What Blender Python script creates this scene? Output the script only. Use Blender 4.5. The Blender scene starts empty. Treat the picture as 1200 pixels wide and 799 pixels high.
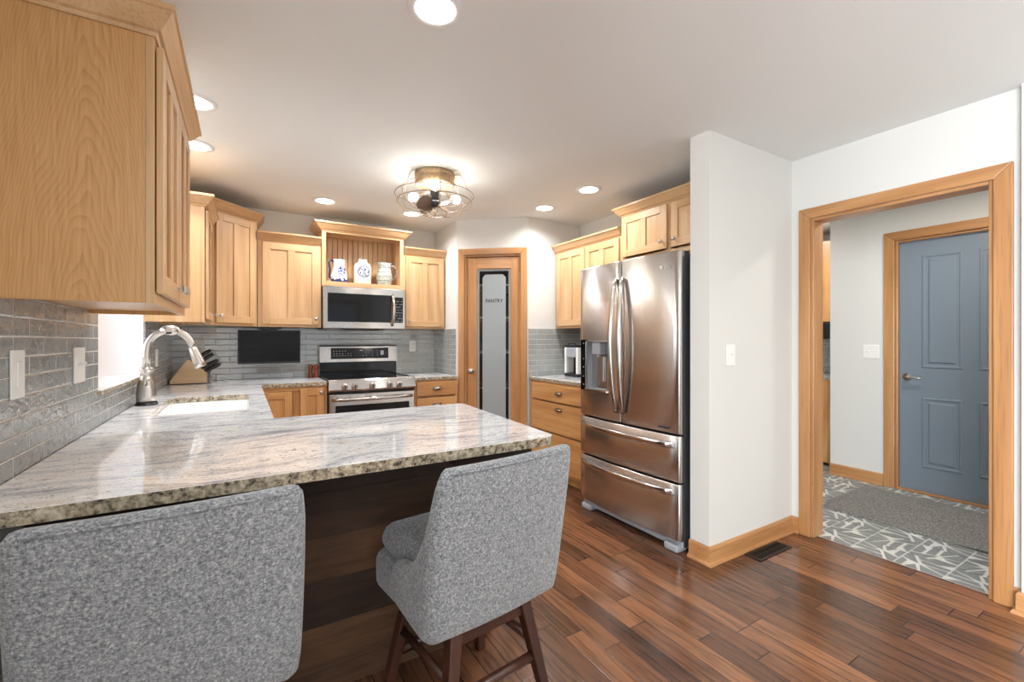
import bpy, bmesh, math, random
from mathutils import Vector, Matrix
random.seed(7)
PI = math.pi
S = bpy.context.scene
C = S.collection

# ------------------------------------------------------------------ camera, world, light, exposure
cam_d = bpy.data.cameras.new('camera'); cam = bpy.data.objects.new('camera', cam_d); C.objects.link(cam)
cam.location = (0, 0, 1.262); cam.rotation_euler = (PI/2, 0, -math.radians(31.135))
cam_d.sensor_width = 36; cam_d.lens = 36*521.46/1200; cam_d.shift_y = -1.53/1200
cam_d.clip_start = .02; cam_d.clip_end = 100
S.camera = cam
S.view_settings.view_transform = 'Standard'; S.view_settings.look = 'None'
S.view_settings.exposure = 0.22; S.view_settings.gamma = 1; S.view_settings.use_curve_mapping = False
W = bpy.data.worlds.new('world'); S.world = W; W.use_nodes = True
bg = W.node_tree.nodes['Background']; bg.inputs[0].default_value = (.80, .90, 1, 1); bg.inputs[1].default_value = 1.0

def area(name, loc, rot, sx, sy, power, col, shape='RECTANGLE', spread=None):
    l = bpy.data.lights.new(name, 'AREA'); l.shape = shape; l.size = sx; l.size_y = sy; l.energy = power; l.color = col
    if spread: l.spread = spread
    o = bpy.data.objects.new(name, l); C.objects.link(o); o.location = loc; o.rotation_euler = rot
    return o
DAY = (.86, .93, 1.0)
# daylight entering by the dining windows behind the camera and by the sink window
area('daylight_rear', (1.2, -4.12, 1.35), (-PI/2, PI, 0), 3.0, 1.9, 75, DAY)
area('daylight_side', (-3.32, -1.9, 1.25), (0, -PI/2, 0), 2.0, 2.6, 560, DAY)
area('daylight_sink', (-.98, 2.9, 1.6), (0, -PI/2, 0), 1.0, .95, 9, DAY)
area('daylight_mudroom', (4.0, -1.12, 1.5), (-PI/2, PI, 0), 1.0, 1.4, 55, DAY)

# ------------------------------------------------------------------ node helpers
class NT:
    def __init__(s, name):
        s.m = bpy.data.materials.new(name); s.m.use_nodes = True; s.t = s.m.node_tree
        s.b = s.t.nodes['Principled BSDF']
    def n(s, typ, **kw):
        x = s.t.nodes.new(typ)
        for k, v in kw.items(): setattr(x, k, v)
        return x
    def put(s, sock, v):
        if v is None: return
        if isinstance(v, bpy.types.NodeSocket): s.t.links.new(v, sock)
        elif isinstance(v, (tuple, list)) and len(v) == 3 and sock.type == 'RGBA': sock.default_value = (*v, 1)
        else: sock.default_value = v
    def math(s, op, a, b=None, c=None):
        x = s.n('ShaderNodeMath', operation=op); s.put(x.inputs[0], a)
        if b is not None: s.put(x.inputs[1], b)
        if c is not None: s.put(x.inputs[2], c)
        return x.outputs[0]
    def obj(s, rnd=True):
        o = s.n('ShaderNodeTexCoord').outputs['Object']
        if rnd:
            r = s.n('ShaderNodeObjectInfo').outputs['Random']
            r = s.math('MULTIPLY', r, 13.7)
            a = s.n('ShaderNodeVectorMath', operation='ADD'); s.put(a.inputs[0], o)
            cb = s.n('ShaderNodeCombineXYZ'); s.put(cb.inputs[0], r); s.put(cb.inputs[1], r); s.put(cb.inputs[2], r)
            s.put(a.inputs[1], cb.outputs[0]); o = a.outputs[0]
        return o
    def world(s): return s.n('ShaderNodeNewGeometry').outputs['Position']
    def map(s, v, scale=(1, 1, 1), rot=(0, 0, 0), loc=(0, 0, 0)):
        x = s.n('ShaderNodeMapping'); s.put(x.inputs[0], v); x.inputs['Scale'].default_value = scale
        x.inputs['Rotation'].default_value = rot; x.inputs['Location'].default_value = loc
        return x.outputs[0]
    def noise(s, v, scale=5, detail=2, rough=.5, dist=0, out=0):
        x = s.n('ShaderNodeTexNoise'); s.put(x.inputs['Vector'], v); x.inputs['Scale'].default_value = scale
        x.inputs['Detail'].default_value = detail; x.inputs['Roughness'].default_value = rough; x.inputs['Distortion'].default_value = dist
        return x.outputs[out]
    def ramp(s, f, stops, interp='LINEAR'):
        x = s.n('ShaderNodeValToRGB'); s.put(x.inputs[0], f); cr = x.color_ramp; cr.interpolation = interp
        while len(cr.elements) < len(stops): cr.elements.new(.5)
        for e, (p, c) in zip(cr.elements, stops):
            e.position = p; e.color = (c, c, c, 1) if isinstance(c, (int, float)) else (*c, 1)
        return x.outputs[0]
    def mix(s, f, a, b, mode='MIX'):
        x = s.n('ShaderNodeMix', data_type='RGBA', blend_type=mode)
        s.put(x.inputs[0], f); s.put(x.inputs[6], a); s.put(x.inputs[7], b); return x.outputs[2]
    def bump(s, h, strength=.2, dist=.01):
        x = s.n('ShaderNodeBump'); s.put(x.inputs['Height'], h); x.inputs['Strength'].default_value = strength
        x.inputs['Distance'].default_value = dist; s.t.links.new(x.outputs[0], s.b.inputs['Normal']); return x
    def set(s, **kw):
        for k, v in kw.items(): s.put(s.b.inputs[k.replace('_', ' ')], v)
        return s.m
def sr(r, g, b):
    f = lambda c: (c/255/12.92) if c/255 <= .04045 else ((c/255+.055)/1.055)**2.4
    return (f(r), f(g), f(b))
def plain(name, col, rough=.5, metal=0, **kw):
    x = NT(name); return x.set(Base_Color=col, Roughness=rough, Metallic=metal, **kw)

def wood(name, light, mid, dark, axis='z', ring=9, rough=.38, pore=.5, coat=.25, stretch=.16, big=2.2):
    x = NT(name); v = x.obj()
    k = {'x': (stretch, 1, 1), 'y': (1, stretch, 1), 'z': (1, 1, stretch)}[axis]
    kp = {'x': (.03, 1, 1), 'y': (1, .03, 1), 'z': (1, 1, .03)}[axis]
    n1 = x.noise(x.map(v, k), big, 1.2, .4)
    r = x.math('FRACT', x.math('MULTIPLY', n1, ring))
    r = x.math('PINGPONG', x.math('MULTIPLY', r, 2), 1)
    r = x.math('SMOOTH_MIN', r, 1, .3)
    warpn = x.noise(x.map(v, kp), 130, 2, .6)
    g2 = x.noise(x.map(v, kp), 28, 2, .5)
    c = x.ramp(x.math('ADD', x.math('MULTIPLY', r, .45), x.math('MULTIPLY', g2, .6)), [(.15, light), (.5, mid), (.95, dark)])
    p = x.ramp(warpn, [(.34, pore), (.5, 1.0)])
    c = x.mix(1, c, p, 'MULTIPLY') if pore < 1 else c
    x.bump(warpn, .06, .002)
    x.set(Base_Color=c, Roughness=rough, Coat_Weight=coat, Coat_Roughness=.18)
    return x.m
OL, OM, OD = sr(218, 181, 137), sr(208, 168, 122), sr(190, 146, 100)
M = {}
M['oak'] = wood('oak_vertical', OL, OM, OD, 'z', ring=7, pore=.86, stretch=.14)
M['oakx'] = wood('oak_horizontal', OL, OM, OD, 'x', ring=7, pore=.86, stretch=.14)
M['oaky'] = wood('oak_lengthwise', OL, OM, OD, 'y', ring=7, pore=.86, stretch=.14)
def veneer():
    x = NT('oak_veneer'); v = x.obj(False); n = x.noise(x.map(v, (1, 1, .35)), 9, 3, .5, out=1)
    vm = x.n('ShaderNodeVectorMath', operation='MULTIPLY_ADD'); x.put(vm.inputs[0], n); vm.inputs[1].default_value = (.0, .05, .10); x.put(vm.inputs[2], v)
    s = x.n('ShaderNodeSeparateXYZ'); x.put(s.inputs[0], vm.outputs[0])
    d = x.math('SUBTRACT', s.outputs[1], .165)
    f = x.math('ADD', x.math('MULTIPLY', s.outputs[2], .8), x.math('MULTIPLY', x.math('POWER', x.math('ABSOLUTE', d), 1.5), 11.0))
    kn = x.noise(x.map(v, (1, 1, .45)), 5.5, 2, .5)
    f = x.math('ADD', f, x.math('MULTIPLY', kn, .42))
    r_ = x.math('POWER', x.math('FRACT', x.math('MULTIPLY', f, 26)), 2.2)
    fine = x.noise(x.map(v, (1, 1, .04)), 150, 2, .6)
    g = x.math('ADD', x.math('MULTIPLY', r_, .30), x.math('MULTIPLY', fine, .85))
    c = x.ramp(g, [(.25, sr(212, 166, 110)), (.55, sr(202, 153, 96)), (.9, sr(180, 130, 76))])
    x.bump(fine, .05, .002)
    return x.set(Base_Color=c, Roughness=.4, Coat_Weight=.25, Coat_Roughness=.18)
M['oak_panel'] = veneer()
BL, BM_, BD = sr(216, 168, 112), sr(204, 152, 96), sr(180, 126, 76)
M['oakd'] = wood('oak_base_vertical', BL, BM_, BD, 'z', ring=7, pore=.82)
M['oakdx'] = wood('oak_base_horizontal', BL, BM_, BD, 'x', ring=8, pore=.82)
TL_, TM, TD = sr(198, 148, 98), sr(186, 134, 84), sr(162, 112, 66)
M['trim'] = wood('trim_vertical', TL_, TM, TD, 'z', ring=6, pore=.8)
M['trimx'] = wood('trim_horizontal', TL_, TM, TD, 'x', ring=6, pore=.8)
M['trimy'] = wood('trim_lengthwise', TL_, TM, TD, 'y', ring=6, pore=.8)
M['darkwood'] = wood('stool_leg_wood', sr(84, 52, 40), sr(70, 42, 32), sr(50, 29, 22), 'z', ring=5, rough=.35, pore=.8)
M['mill'] = wood('mill_wood', sr(140, 66, 36), sr(120, 52, 28), sr(90, 36, 20), 'z', rough=.3)
M['block'] = wood('block_wood', sr(226, 196, 158), sr(214, 182, 142), sr(196, 162, 122), 'x', rough=.45, pore=.92)

def painted(name, col, rough=.75):
    x = NT(name); n = x.noise(x.world(), 140, 2, .6); x.bump(n, .05, .002)
    n2 = x.noise(x.world(), .7, 1)
    c = x.mix(x.math('MULTIPLY', n2, .12), col, tuple(k*.93 for k in col))
    return x.set(Base_Color=c, Roughness=rough)
M['wall'] = painted('wall_paint', sr(216, 215, 210))
M['ceil'] = painted('ceiling_paint', sr(236, 239, 238), .85)
M['white'] = plain('white_plastic', sr(236, 235, 230), .35)
M['can'] = plain('can_trim', sr(235, 235, 235), .5)
M['nickel'] = plain('satin_nickel', sr(200, 196, 190), .28, 1)
M['chrome'] = plain('chrome', sr(225, 225, 225), .08, 1)
M['black'] = plain('black_plastic', sr(22, 22, 24), .35)
M['blackgl'] = plain('black_glass', sr(5, 5, 6), .08, 0, Specular_IOR_Level=.35)
M['screen'] = plain('tv_screen', sr(4, 4, 6), .3, 0, Specular_IOR_Level=.25)
M['dgray'] = plain('dark_grey_side', sr(52, 53, 56), .5)
M['lgray'] = plain('light_grey_plastic', sr(160, 165, 172), .4)
M['mark'] = plain('keypad_print', sr(190, 190, 195), .5)
M['sink'] = plain('sink_enamel', sr(248, 248, 246), .15)
M['vent'] = plain('vent_metal', sr(48, 42, 40), .4, .6)
M['reveal'] = painted('window_reveal', sr(240, 242, 245))
M['bluedoor'] = plain('blue_door_paint', sr(122, 135, 147), .45)
M['ceramic_w'] = plain('white_ceramic', sr(228, 226, 218), .15)
def emis(name, col, st):
    x = NT(name); return x.set(Base_Color=col, Emission_Color=col, Emission_Strength=st)
M['canglow'] = emis('can_lens', (1, .97, .92), 9)
M['bulb'] = emis('bulb_glass', (1, .92, .78), 12)
def steel(name, axis='x', rough=.2, col=sr(190, 186, 182)):
    x = NT(name); v = x.obj(False)
    k = {'x': (.01, 1, 1), 'z': (1, 1, .01)}[axis]
    n = x.noise(x.map(v, k), 420, 2, .6)
    x.bump(n, .02, .001)
    tg = x.n('ShaderNodeTangent', direction_type='RADIAL', axis='Z'); x.t.links.new(tg.outputs[0], x.b.inputs['Tangent'])
    if name != 'stainless_handle': x.set(Anisotropic=.95, Anisotropic_Rotation=.25)
    return x.set(Base_Color=col, Metallic=1.0, Roughness=x.math('ADD', x.math('MULTIPLY', n, .12), rough-.06))
M['steel'] = steel('stainless', 'x', .2)
M['steelv'] = steel('stainless_vertical_grain', 'x', .24, sr(206, 202, 198))
M['steelh'] = steel('stainless_handle', 'x', .16, sr(205, 202, 200))

def granite():
    x = NT('granite'); p = x.world()
    w = x.noise(p, 1.6, 2, .5, out=1)
    vm = x.n('ShaderNodeVectorMath', operation='MULTIPLY_ADD'); x.put(vm.inputs[0], w); vm.inputs[1].default_value = (.35, .35, 0); x.put(vm.inputs[2], p)
    f = x.map(vm.outputs[0], (1.0, 4.2, 2.0), rot=(0, 0, math.radians(22)))
    n1 = x.noise(f, 4.2, 5, .65)
    n2 = x.noise(f, 13, 4, .7)
    base = x.ramp(n1, [(.30, sr(158, 163, 172)), (.42, sr(206, 208, 212)), (.55, sr(236, 236, 235)), (.72, sr(216, 211, 204))])
    streak = x.ramp(n2, [(.34, .55), (.44, 1.0)])
    c = x.mix(.75, base, streak, 'MULTIPLY')
    f2 = x.map(vm.outputs[0], (1, 2.2, 1.0), rot=(0, 0, math.radians(22)))
    n3 = x.noise(f2, 62, 3, .75)
    sp = x.ramp(n3, [(.35, sr(84, 84, 90)), (.42, (1, 1, 1))])
    c = x.mix(.8, c, sp, 'MULTIPLY')
    n4 = x.noise(f, 2.1, 2)
    c = x.mix(x.ramp(n4, [(.58, 0), (.76, .32)]), c, sr(204, 176, 152))
    n5 = x.noise(p, 170, 2, .6)
    c = x.mix(.55, c, x.ramp(n5, [(.35, .55), (.5, 1), (.7, 1.0)]), 'MULTIPLY')
    # the cut edge shows the crystals across the grain, coarser and darker
    nz = x.n('ShaderNodeSeparateXYZ'); x.put(nz.inputs[0], x.n('ShaderNodeNewGeometry').outputs['True Normal'])
    side = x.math('LESS_THAN', x.math('ABSOLUTE', nz.outputs[2]), .5)
    e1 = x.noise(p, 55, 4, .75)
    ec = x.ramp(e1, [(.36, sr(66, 60, 54)), (.45, sr(140, 130, 112)), (.56, sr(186, 174, 150)), (.68, sr(214, 205, 190))])
    c = x.mix(side, c, ec)
    return x.set(Base_Color=c, Roughness=.05, Specular_IOR_Level=.6)
M['granite'] = granite()

def tile(name, along, base, wav=.5, rough=.08, origin=.91):
    x = NT(name); p = x.n('ShaderNodeSeparateXYZ'); x.put(p.inputs[0], x.world())
    H, L = .0512, .203
    u = p.outputs[{'x': 0, 'y': 1}[along]]; z = x.math('DIVIDE', x.math('SUBTRACT', p.outputs[2], origin), H)
    row = x.math('FLOOR', z); fz = x.math('FRACT', z)
    uu = x.math('ADD', x.math('DIVIDE', u, L), x.math('MULTIPLY', x.math('MODULO', x.math('ADD', row, 40), 2), .5))
    uu = x.math('ADD', uu, 20); col = x.math('FLOOR', uu); fu = x.math('FRACT', uu)
    dz = x.math('MULTIPLY', x.math('MINIMUM', fz, x.math('SUBTRACT', 1, fz)), H)
    du = x.math('MULTIPLY', x.math('MINIMUM', fu, x.math('SUBTRACT', 1, fu)), L)
    d = x.math('MINIMUM', dz, du)
    g = x.math('GREATER_THAN', d, .0014)
    cb = x.n('ShaderNodeCombineXYZ'); x.put(cb.inputs[0], row); x.put(cb.inputs[1], col)
    wn = x.n('ShaderNodeTexWhiteNoise', noise_dimensions='3D'); x.put(wn.inputs[0], cb.outputs[0])
    tint = x.mix(wn.outputs[0], base, tuple(k*.84 for k in base))
    n = x.noise(x.map(x.world(), (1, .6, 1)), 42 if along == 'y' else 45, 2, .5, 1.0); n2 = x.noise(x.world(), 9, 2, .5)
    tint = x.mix(x.ramp(n2, [(.4, 0), (.7, .35)]), tint, tuple(min(1, k*1.25) for k in base))
    c = x.mix(g, sr(206, 205, 198), tint)
    edge = x.n('ShaderNodeMapRange'); x.put(edge.inputs[0], d); edge.inputs[2].default_value = .004
    hgt = x.math('ADD', x.math('MULTIPLY', edge.outputs[0], .6), x.math('MULTIPLY', n, wav))
    x.bump(hgt, .8, .006 if along == 'y' else .004)
    return x.set(Base_Color=c, Roughness=x.math('ADD', x.math('MULTIPLY', g, rough-.7), .7), Specular_IOR_Level=1.0, IOR=1.75)
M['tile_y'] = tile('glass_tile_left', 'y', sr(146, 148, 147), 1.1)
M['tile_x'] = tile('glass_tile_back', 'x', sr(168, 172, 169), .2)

def planks():
    x = NT('floor_planks'); p = x.n('ShaderNodeSeparateXYZ'); x.put(p.inputs[0], x.world())
    Wd = .094
    a = x.math('DIVIDE', x.math('ADD', p.outputs[0], 10.02), Wd); row = x.math('FLOOR', a); fx = x.math('FRACT', a)
    wr = x.n('ShaderNodeTexWhiteNoise', noise_dimensions='1D'); x.put(wr.inputs['W'], row)
    b = x.math('ADD', x.math('DIVIDE', x.math('ADD', p.outputs[1], 20), .78), x.math('MULTIPLY', wr.outputs[0], 7.3))
    col = x.math('FLOOR', b); fy = x.math('FRACT', b)
    cb = x.n('ShaderNodeCombineXYZ'); x.put(cb.inputs[0], row); x.put(cb.inputs[1], col)
    wn = x.n('ShaderNodeTexWhiteNoise', noise_dimensions='3D'); x.put(wn.inputs[0], cb.outputs[0])
    off = x.n('ShaderNodeVectorMath', operation='MULTIPLY_ADD'); x.put(off.inputs[0], wn.outputs[1]); off.inputs[1].default_value = (9, 9, 9); x.put(off.inputs[2], x.world())
    g1 = x.noise(x.map(off.outputs[0], (1, .06, 1)), 60, 3, .6); g2 = x.noise(x.map(off.outputs[0], (1, .2, 1)), 12, 3, .6, .4)
    base = x.ramp(wn.outputs[0], [(0, sr(84, 57, 42)), (.35, sr(106, 71, 50)), (.7, sr(126, 84, 58)), (1, sr(146, 100, 69))])
    c = x.mix(.8, base, x.ramp(g2, [(.3, .55), (.5, 1.0), (.75, 1.15)]), 'MULTIPLY')
    c = x.mix(.8, c, x.ramp(g1, [(.36, .45), (.52, 1.08)]), 'MULTIPLY')
    d = x.math('MINIMUM', x.math('MULTIPLY', x.math('MINIMUM', fx, x.math('SUBTRACT', 1, fx)), Wd), x.math('MULTIPLY', x.math('MINIMUM', fy, x.math('SUBTRACT', 1, fy)), .78))
    gm = x.n('ShaderNodeMapRange'); x.put(gm.inputs[0], d); gm.inputs[1].default_value = .0007; gm.inputs[2].default_value = .0028
    c = x.mix(gm.outputs[0], sr(34, 20, 15), c)
    h = x.math('ADD', x.math('MULTIPLY', gm.outputs[0], .5), x.math('ADD', x.math('MULTIPLY', g1, .25), x.math('MULTIPLY', g2, .5)))
    x.bump(h, .25, .003)
    return x.set(Base_Color=c, Roughness=x.math('ADD', x.math('MULTIPLY', g1, .14), .12), Specular_IOR_Level=.55)
M['floor'] = planks()

def reclaimed():
    x = NT('reclaimed_planks'); p = x.n('ShaderNodeSeparateXYZ'); x.put(p.inputs[0], x.world())
    H = .158
    a = x.math('DIVIDE', x.math('ADD', p.outputs[2], .075), H); row = x.math('FLOOR', a); fz = x.math('FRACT', a)
    wr = x.n('ShaderNodeTexWhiteNoise', noise_dimensions='1D'); x.put(wr.inputs['W'], x.math('ADD', row, 3))
    b = x.math('ADD', x.math('DIVIDE', x.math('ADD', p.outputs[0], 10), 1.35), x.math('MULTIPLY', wr.outputs[0], 3.3))
    col = x.math('FLOOR', b); fx = x.math('FRACT', b)
    cb = x.n('ShaderNodeCombineXYZ'); x.put(cb.inputs[0], row); x.put(cb.inputs[1], col)
    wn = x.n('ShaderNodeTexWhiteNoise', noise_dimensions='3D'); x.put(wn.inputs[0], cb.outputs[0])
    off = x.n('ShaderNodeVectorMath', operation='MULTIPLY_ADD'); x.put(off.inputs[0], wn.outputs[1]); off.inputs[1].default_value = (5, 5, 5); x.put(off.inputs[2], x.world())
    g = x.noise(x.map(off.outputs[0], (.1, 1, 1)), 40, 4, .65); g2 = x.noise(x.map(off.outputs[0], (.35, 1, 1)), 7, 3, .6)
    base = x.ramp(wn.outputs[0], [(0, sr(52, 36, 26)), (.5, sr(76, 52, 34)), (1, sr(98, 69, 46))])
    c = x.mix(.9, base, x.ramp(g2, [(.3, .4), (.5, .9), (.7, 1.25)]), 'MULTIPLY')
    c = x.mix(.8, c, x.ramp(g, [(.3, .5), (.6, 1.1)]), 'MULTIPLY')
    d = x.math('MINIMUM', x.math('MULTIPLY', x.math('MINIMUM', fz, x.math('SUBTRACT', 1, fz)), H), x.math('MULTIPLY', x.math('MINIMUM', fx, x.math('SUBTRACT', 1, fx)), 1.35))
    gm = x.n('ShaderNodeMapRange'); x.put(gm.inputs[0], d); gm.inputs[1].default_value = .0003; gm.inputs[2].default_value = .0018
    c = x.mix(gm.outputs[0], sr(30, 21, 15), c)
    x.bump(x.math('ADD', x.math('MULTIPLY', gm.outputs[0], .6), x.math('MULTIPLY', g, .6)), .5, .004)
    return x.set(Base_Color=c, Roughness=.6)
M['reclaimed'] = reclaimed()

def fabric(name, a, b, c_):
    x = NT(name); v = x.obj(False)
    n = x.noise(x.map(v, (1, 1, .55)), 190, 3, .75, .3); n2 = x.noise(v, 75, 3, .7); n3 = x.noise(x.map(v, (.5, .5, 1)), 260, 2, .7)
    f = x.math('ADD', x.math('MULTIPLY', n, .45), x.math('ADD', x.math('MULTIPLY', n2, .15), x.math('MULTIPLY', n3, .4)))
    c = x.ramp(f, [(.38, a), (.5, b), (.62, c_)])
    x.bump(f, .7, .004)
    return x.set(Base_Color=c, Roughness=.95, Sheen_Weight=.3)
M['fabric'] = fabric('tweed_fabric', sr(86, 90, 96), sr(136, 140, 145), sr(188, 190, 191))
def rugm():
    x = NT('rug_weave'); n = x.noise(x.world(), 90, 3, .8); x.bump(n, .8, .006)
    return x.set(Base_Color=x.ramp(n, [(.35, sr(84, 82, 80)), (.5, sr(122, 120, 116)), (.65, sr(160, 156, 150))]), Roughness=1.0)
M['rug'] = rugm()
M['ptile_w'] = plain('tile_pattern_white', sr(214, 214, 208), .4)
M['ptile_g'] = plain('tile_pattern_grey', sr(132, 135, 134), .45)
def glassm():
    x = NT('clear_glass'); tr = x.n('ShaderNodeBsdfTransparent'); gl = x.n('ShaderNodeBsdfGlossy'); gl.inputs['Roughness'].default_value = .01
    fz = x.n('ShaderNodeFresnel'); fz.inputs[0].default_value = 1.5; mx = x.n('ShaderNodeMixShader')
    x.t.links.new(fz.outputs[0], mx.inputs[0]); x.t.links.new(tr.outputs[0], mx.inputs[1]); x.t.links.new(gl.outputs[0], mx.inputs[2])
    x.t.links.new(mx.outputs[0], x.t.nodes['Material Output'].inputs['Surface']); return x.m
M['glass'] = glassm()
M['frost'] = NT('frosted_glass').set(Base_Color=sr(180, 188, 190), Roughness=.38, Transmission_Weight=.35, IOR=1.3)
M['pantry_dark'] = plain('pantry_painted_shade', sr(60, 56, 54), .7)  # shade of the closed pantry put into the colour
def jugblue():
    x = NT('blue_white_glaze'); v = x.obj(False); s = x.n('ShaderNodeSeparateXYZ'); x.put(s.inputs[0], v)
    n = x.noise(v, 38, 3, .6)
    a = x.math('ADD', s.outputs[2], x.math('MULTIPLY', x.math('SUBTRACT', n, .5), .16))
    bot = x.math('LESS_THAN', a, .035)
    dx = x.math('ABSOLUTE', x.math('SUBTRACT', s.outputs[0], .015)); dz = x.math('ABSOLUTE', x.math('SUBTRACT', s.outputs[2], .10))
    inside = x.math('LESS_THAN', x.math('ADD', x.math('POWER', x.math('MULTIPLY', dx, 26), 2), x.math('POWER', x.math('MULTIPLY', dz, 24), 2)), 1)
    sp = x.math('MULTIPLY', inside, x.math('GREATER_THAN', x.noise(v, 70, 2), .5))
    return x.set(Base_Color=x.mix(x.math('MAXIMUM', bot, sp), sr(232, 232, 230), sr(44, 62, 128)), Roughness=.12)
M['jugblue'] = jugblue()
def jarm():
    x = NT('jar_glaze'); v = x.obj(False); s = x.n('ShaderNodeSeparateXYZ'); x.put(s.inputs[0], v)
    r = x.math('SQRT', x.math('ADD', x.math('POWER', s.outputs[0], 2), x.math('POWER', x.math('SUBTRACT', s.outputs[2], .105), 2)))
    ring = x.math('LESS_THAN', x.math('ABSOLUTE', x.math('SUBTRACT', r, .047)), .0035)
    ins = x.math('MULTIPLY', x.math('LESS_THAN', r, .042), x.math('GREATER_THAN', x.noise(v, 75, 2), .54))
    fr = x.math('LESS_THAN', s.outputs[1], 0)
    return x.set(Base_Color=x.mix(x.math('MULTIPLY', fr, x.math('MAXIMUM', ring, ins)), sr(226, 225, 216), sr(52, 68, 122)), Roughness=.2)
M['jar'] = jarm()
def stone():
    x = NT('stoneware_glaze'); v = x.obj(False); s = x.n('ShaderNodeSeparateXYZ'); x.put(s.inputs[0], v)
    z = x.math('FRACT', x.math('MULTIPLY', s.outputs[2], 26)); band = x.math('LESS_THAN', z, .14)
    n = x.noise(v, 60, 3)
    c = x.mix(x.ramp(n, [(.4, 0), (.6, 1)]), sr(160, 166, 160), sr(190, 192, 184))
    return x.set(Base_Color=x.mix(x.math('MULTIPLY', band, .7), c, sr(92, 102, 104)), Roughness=.25)
M['stone'] = stone()

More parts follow.
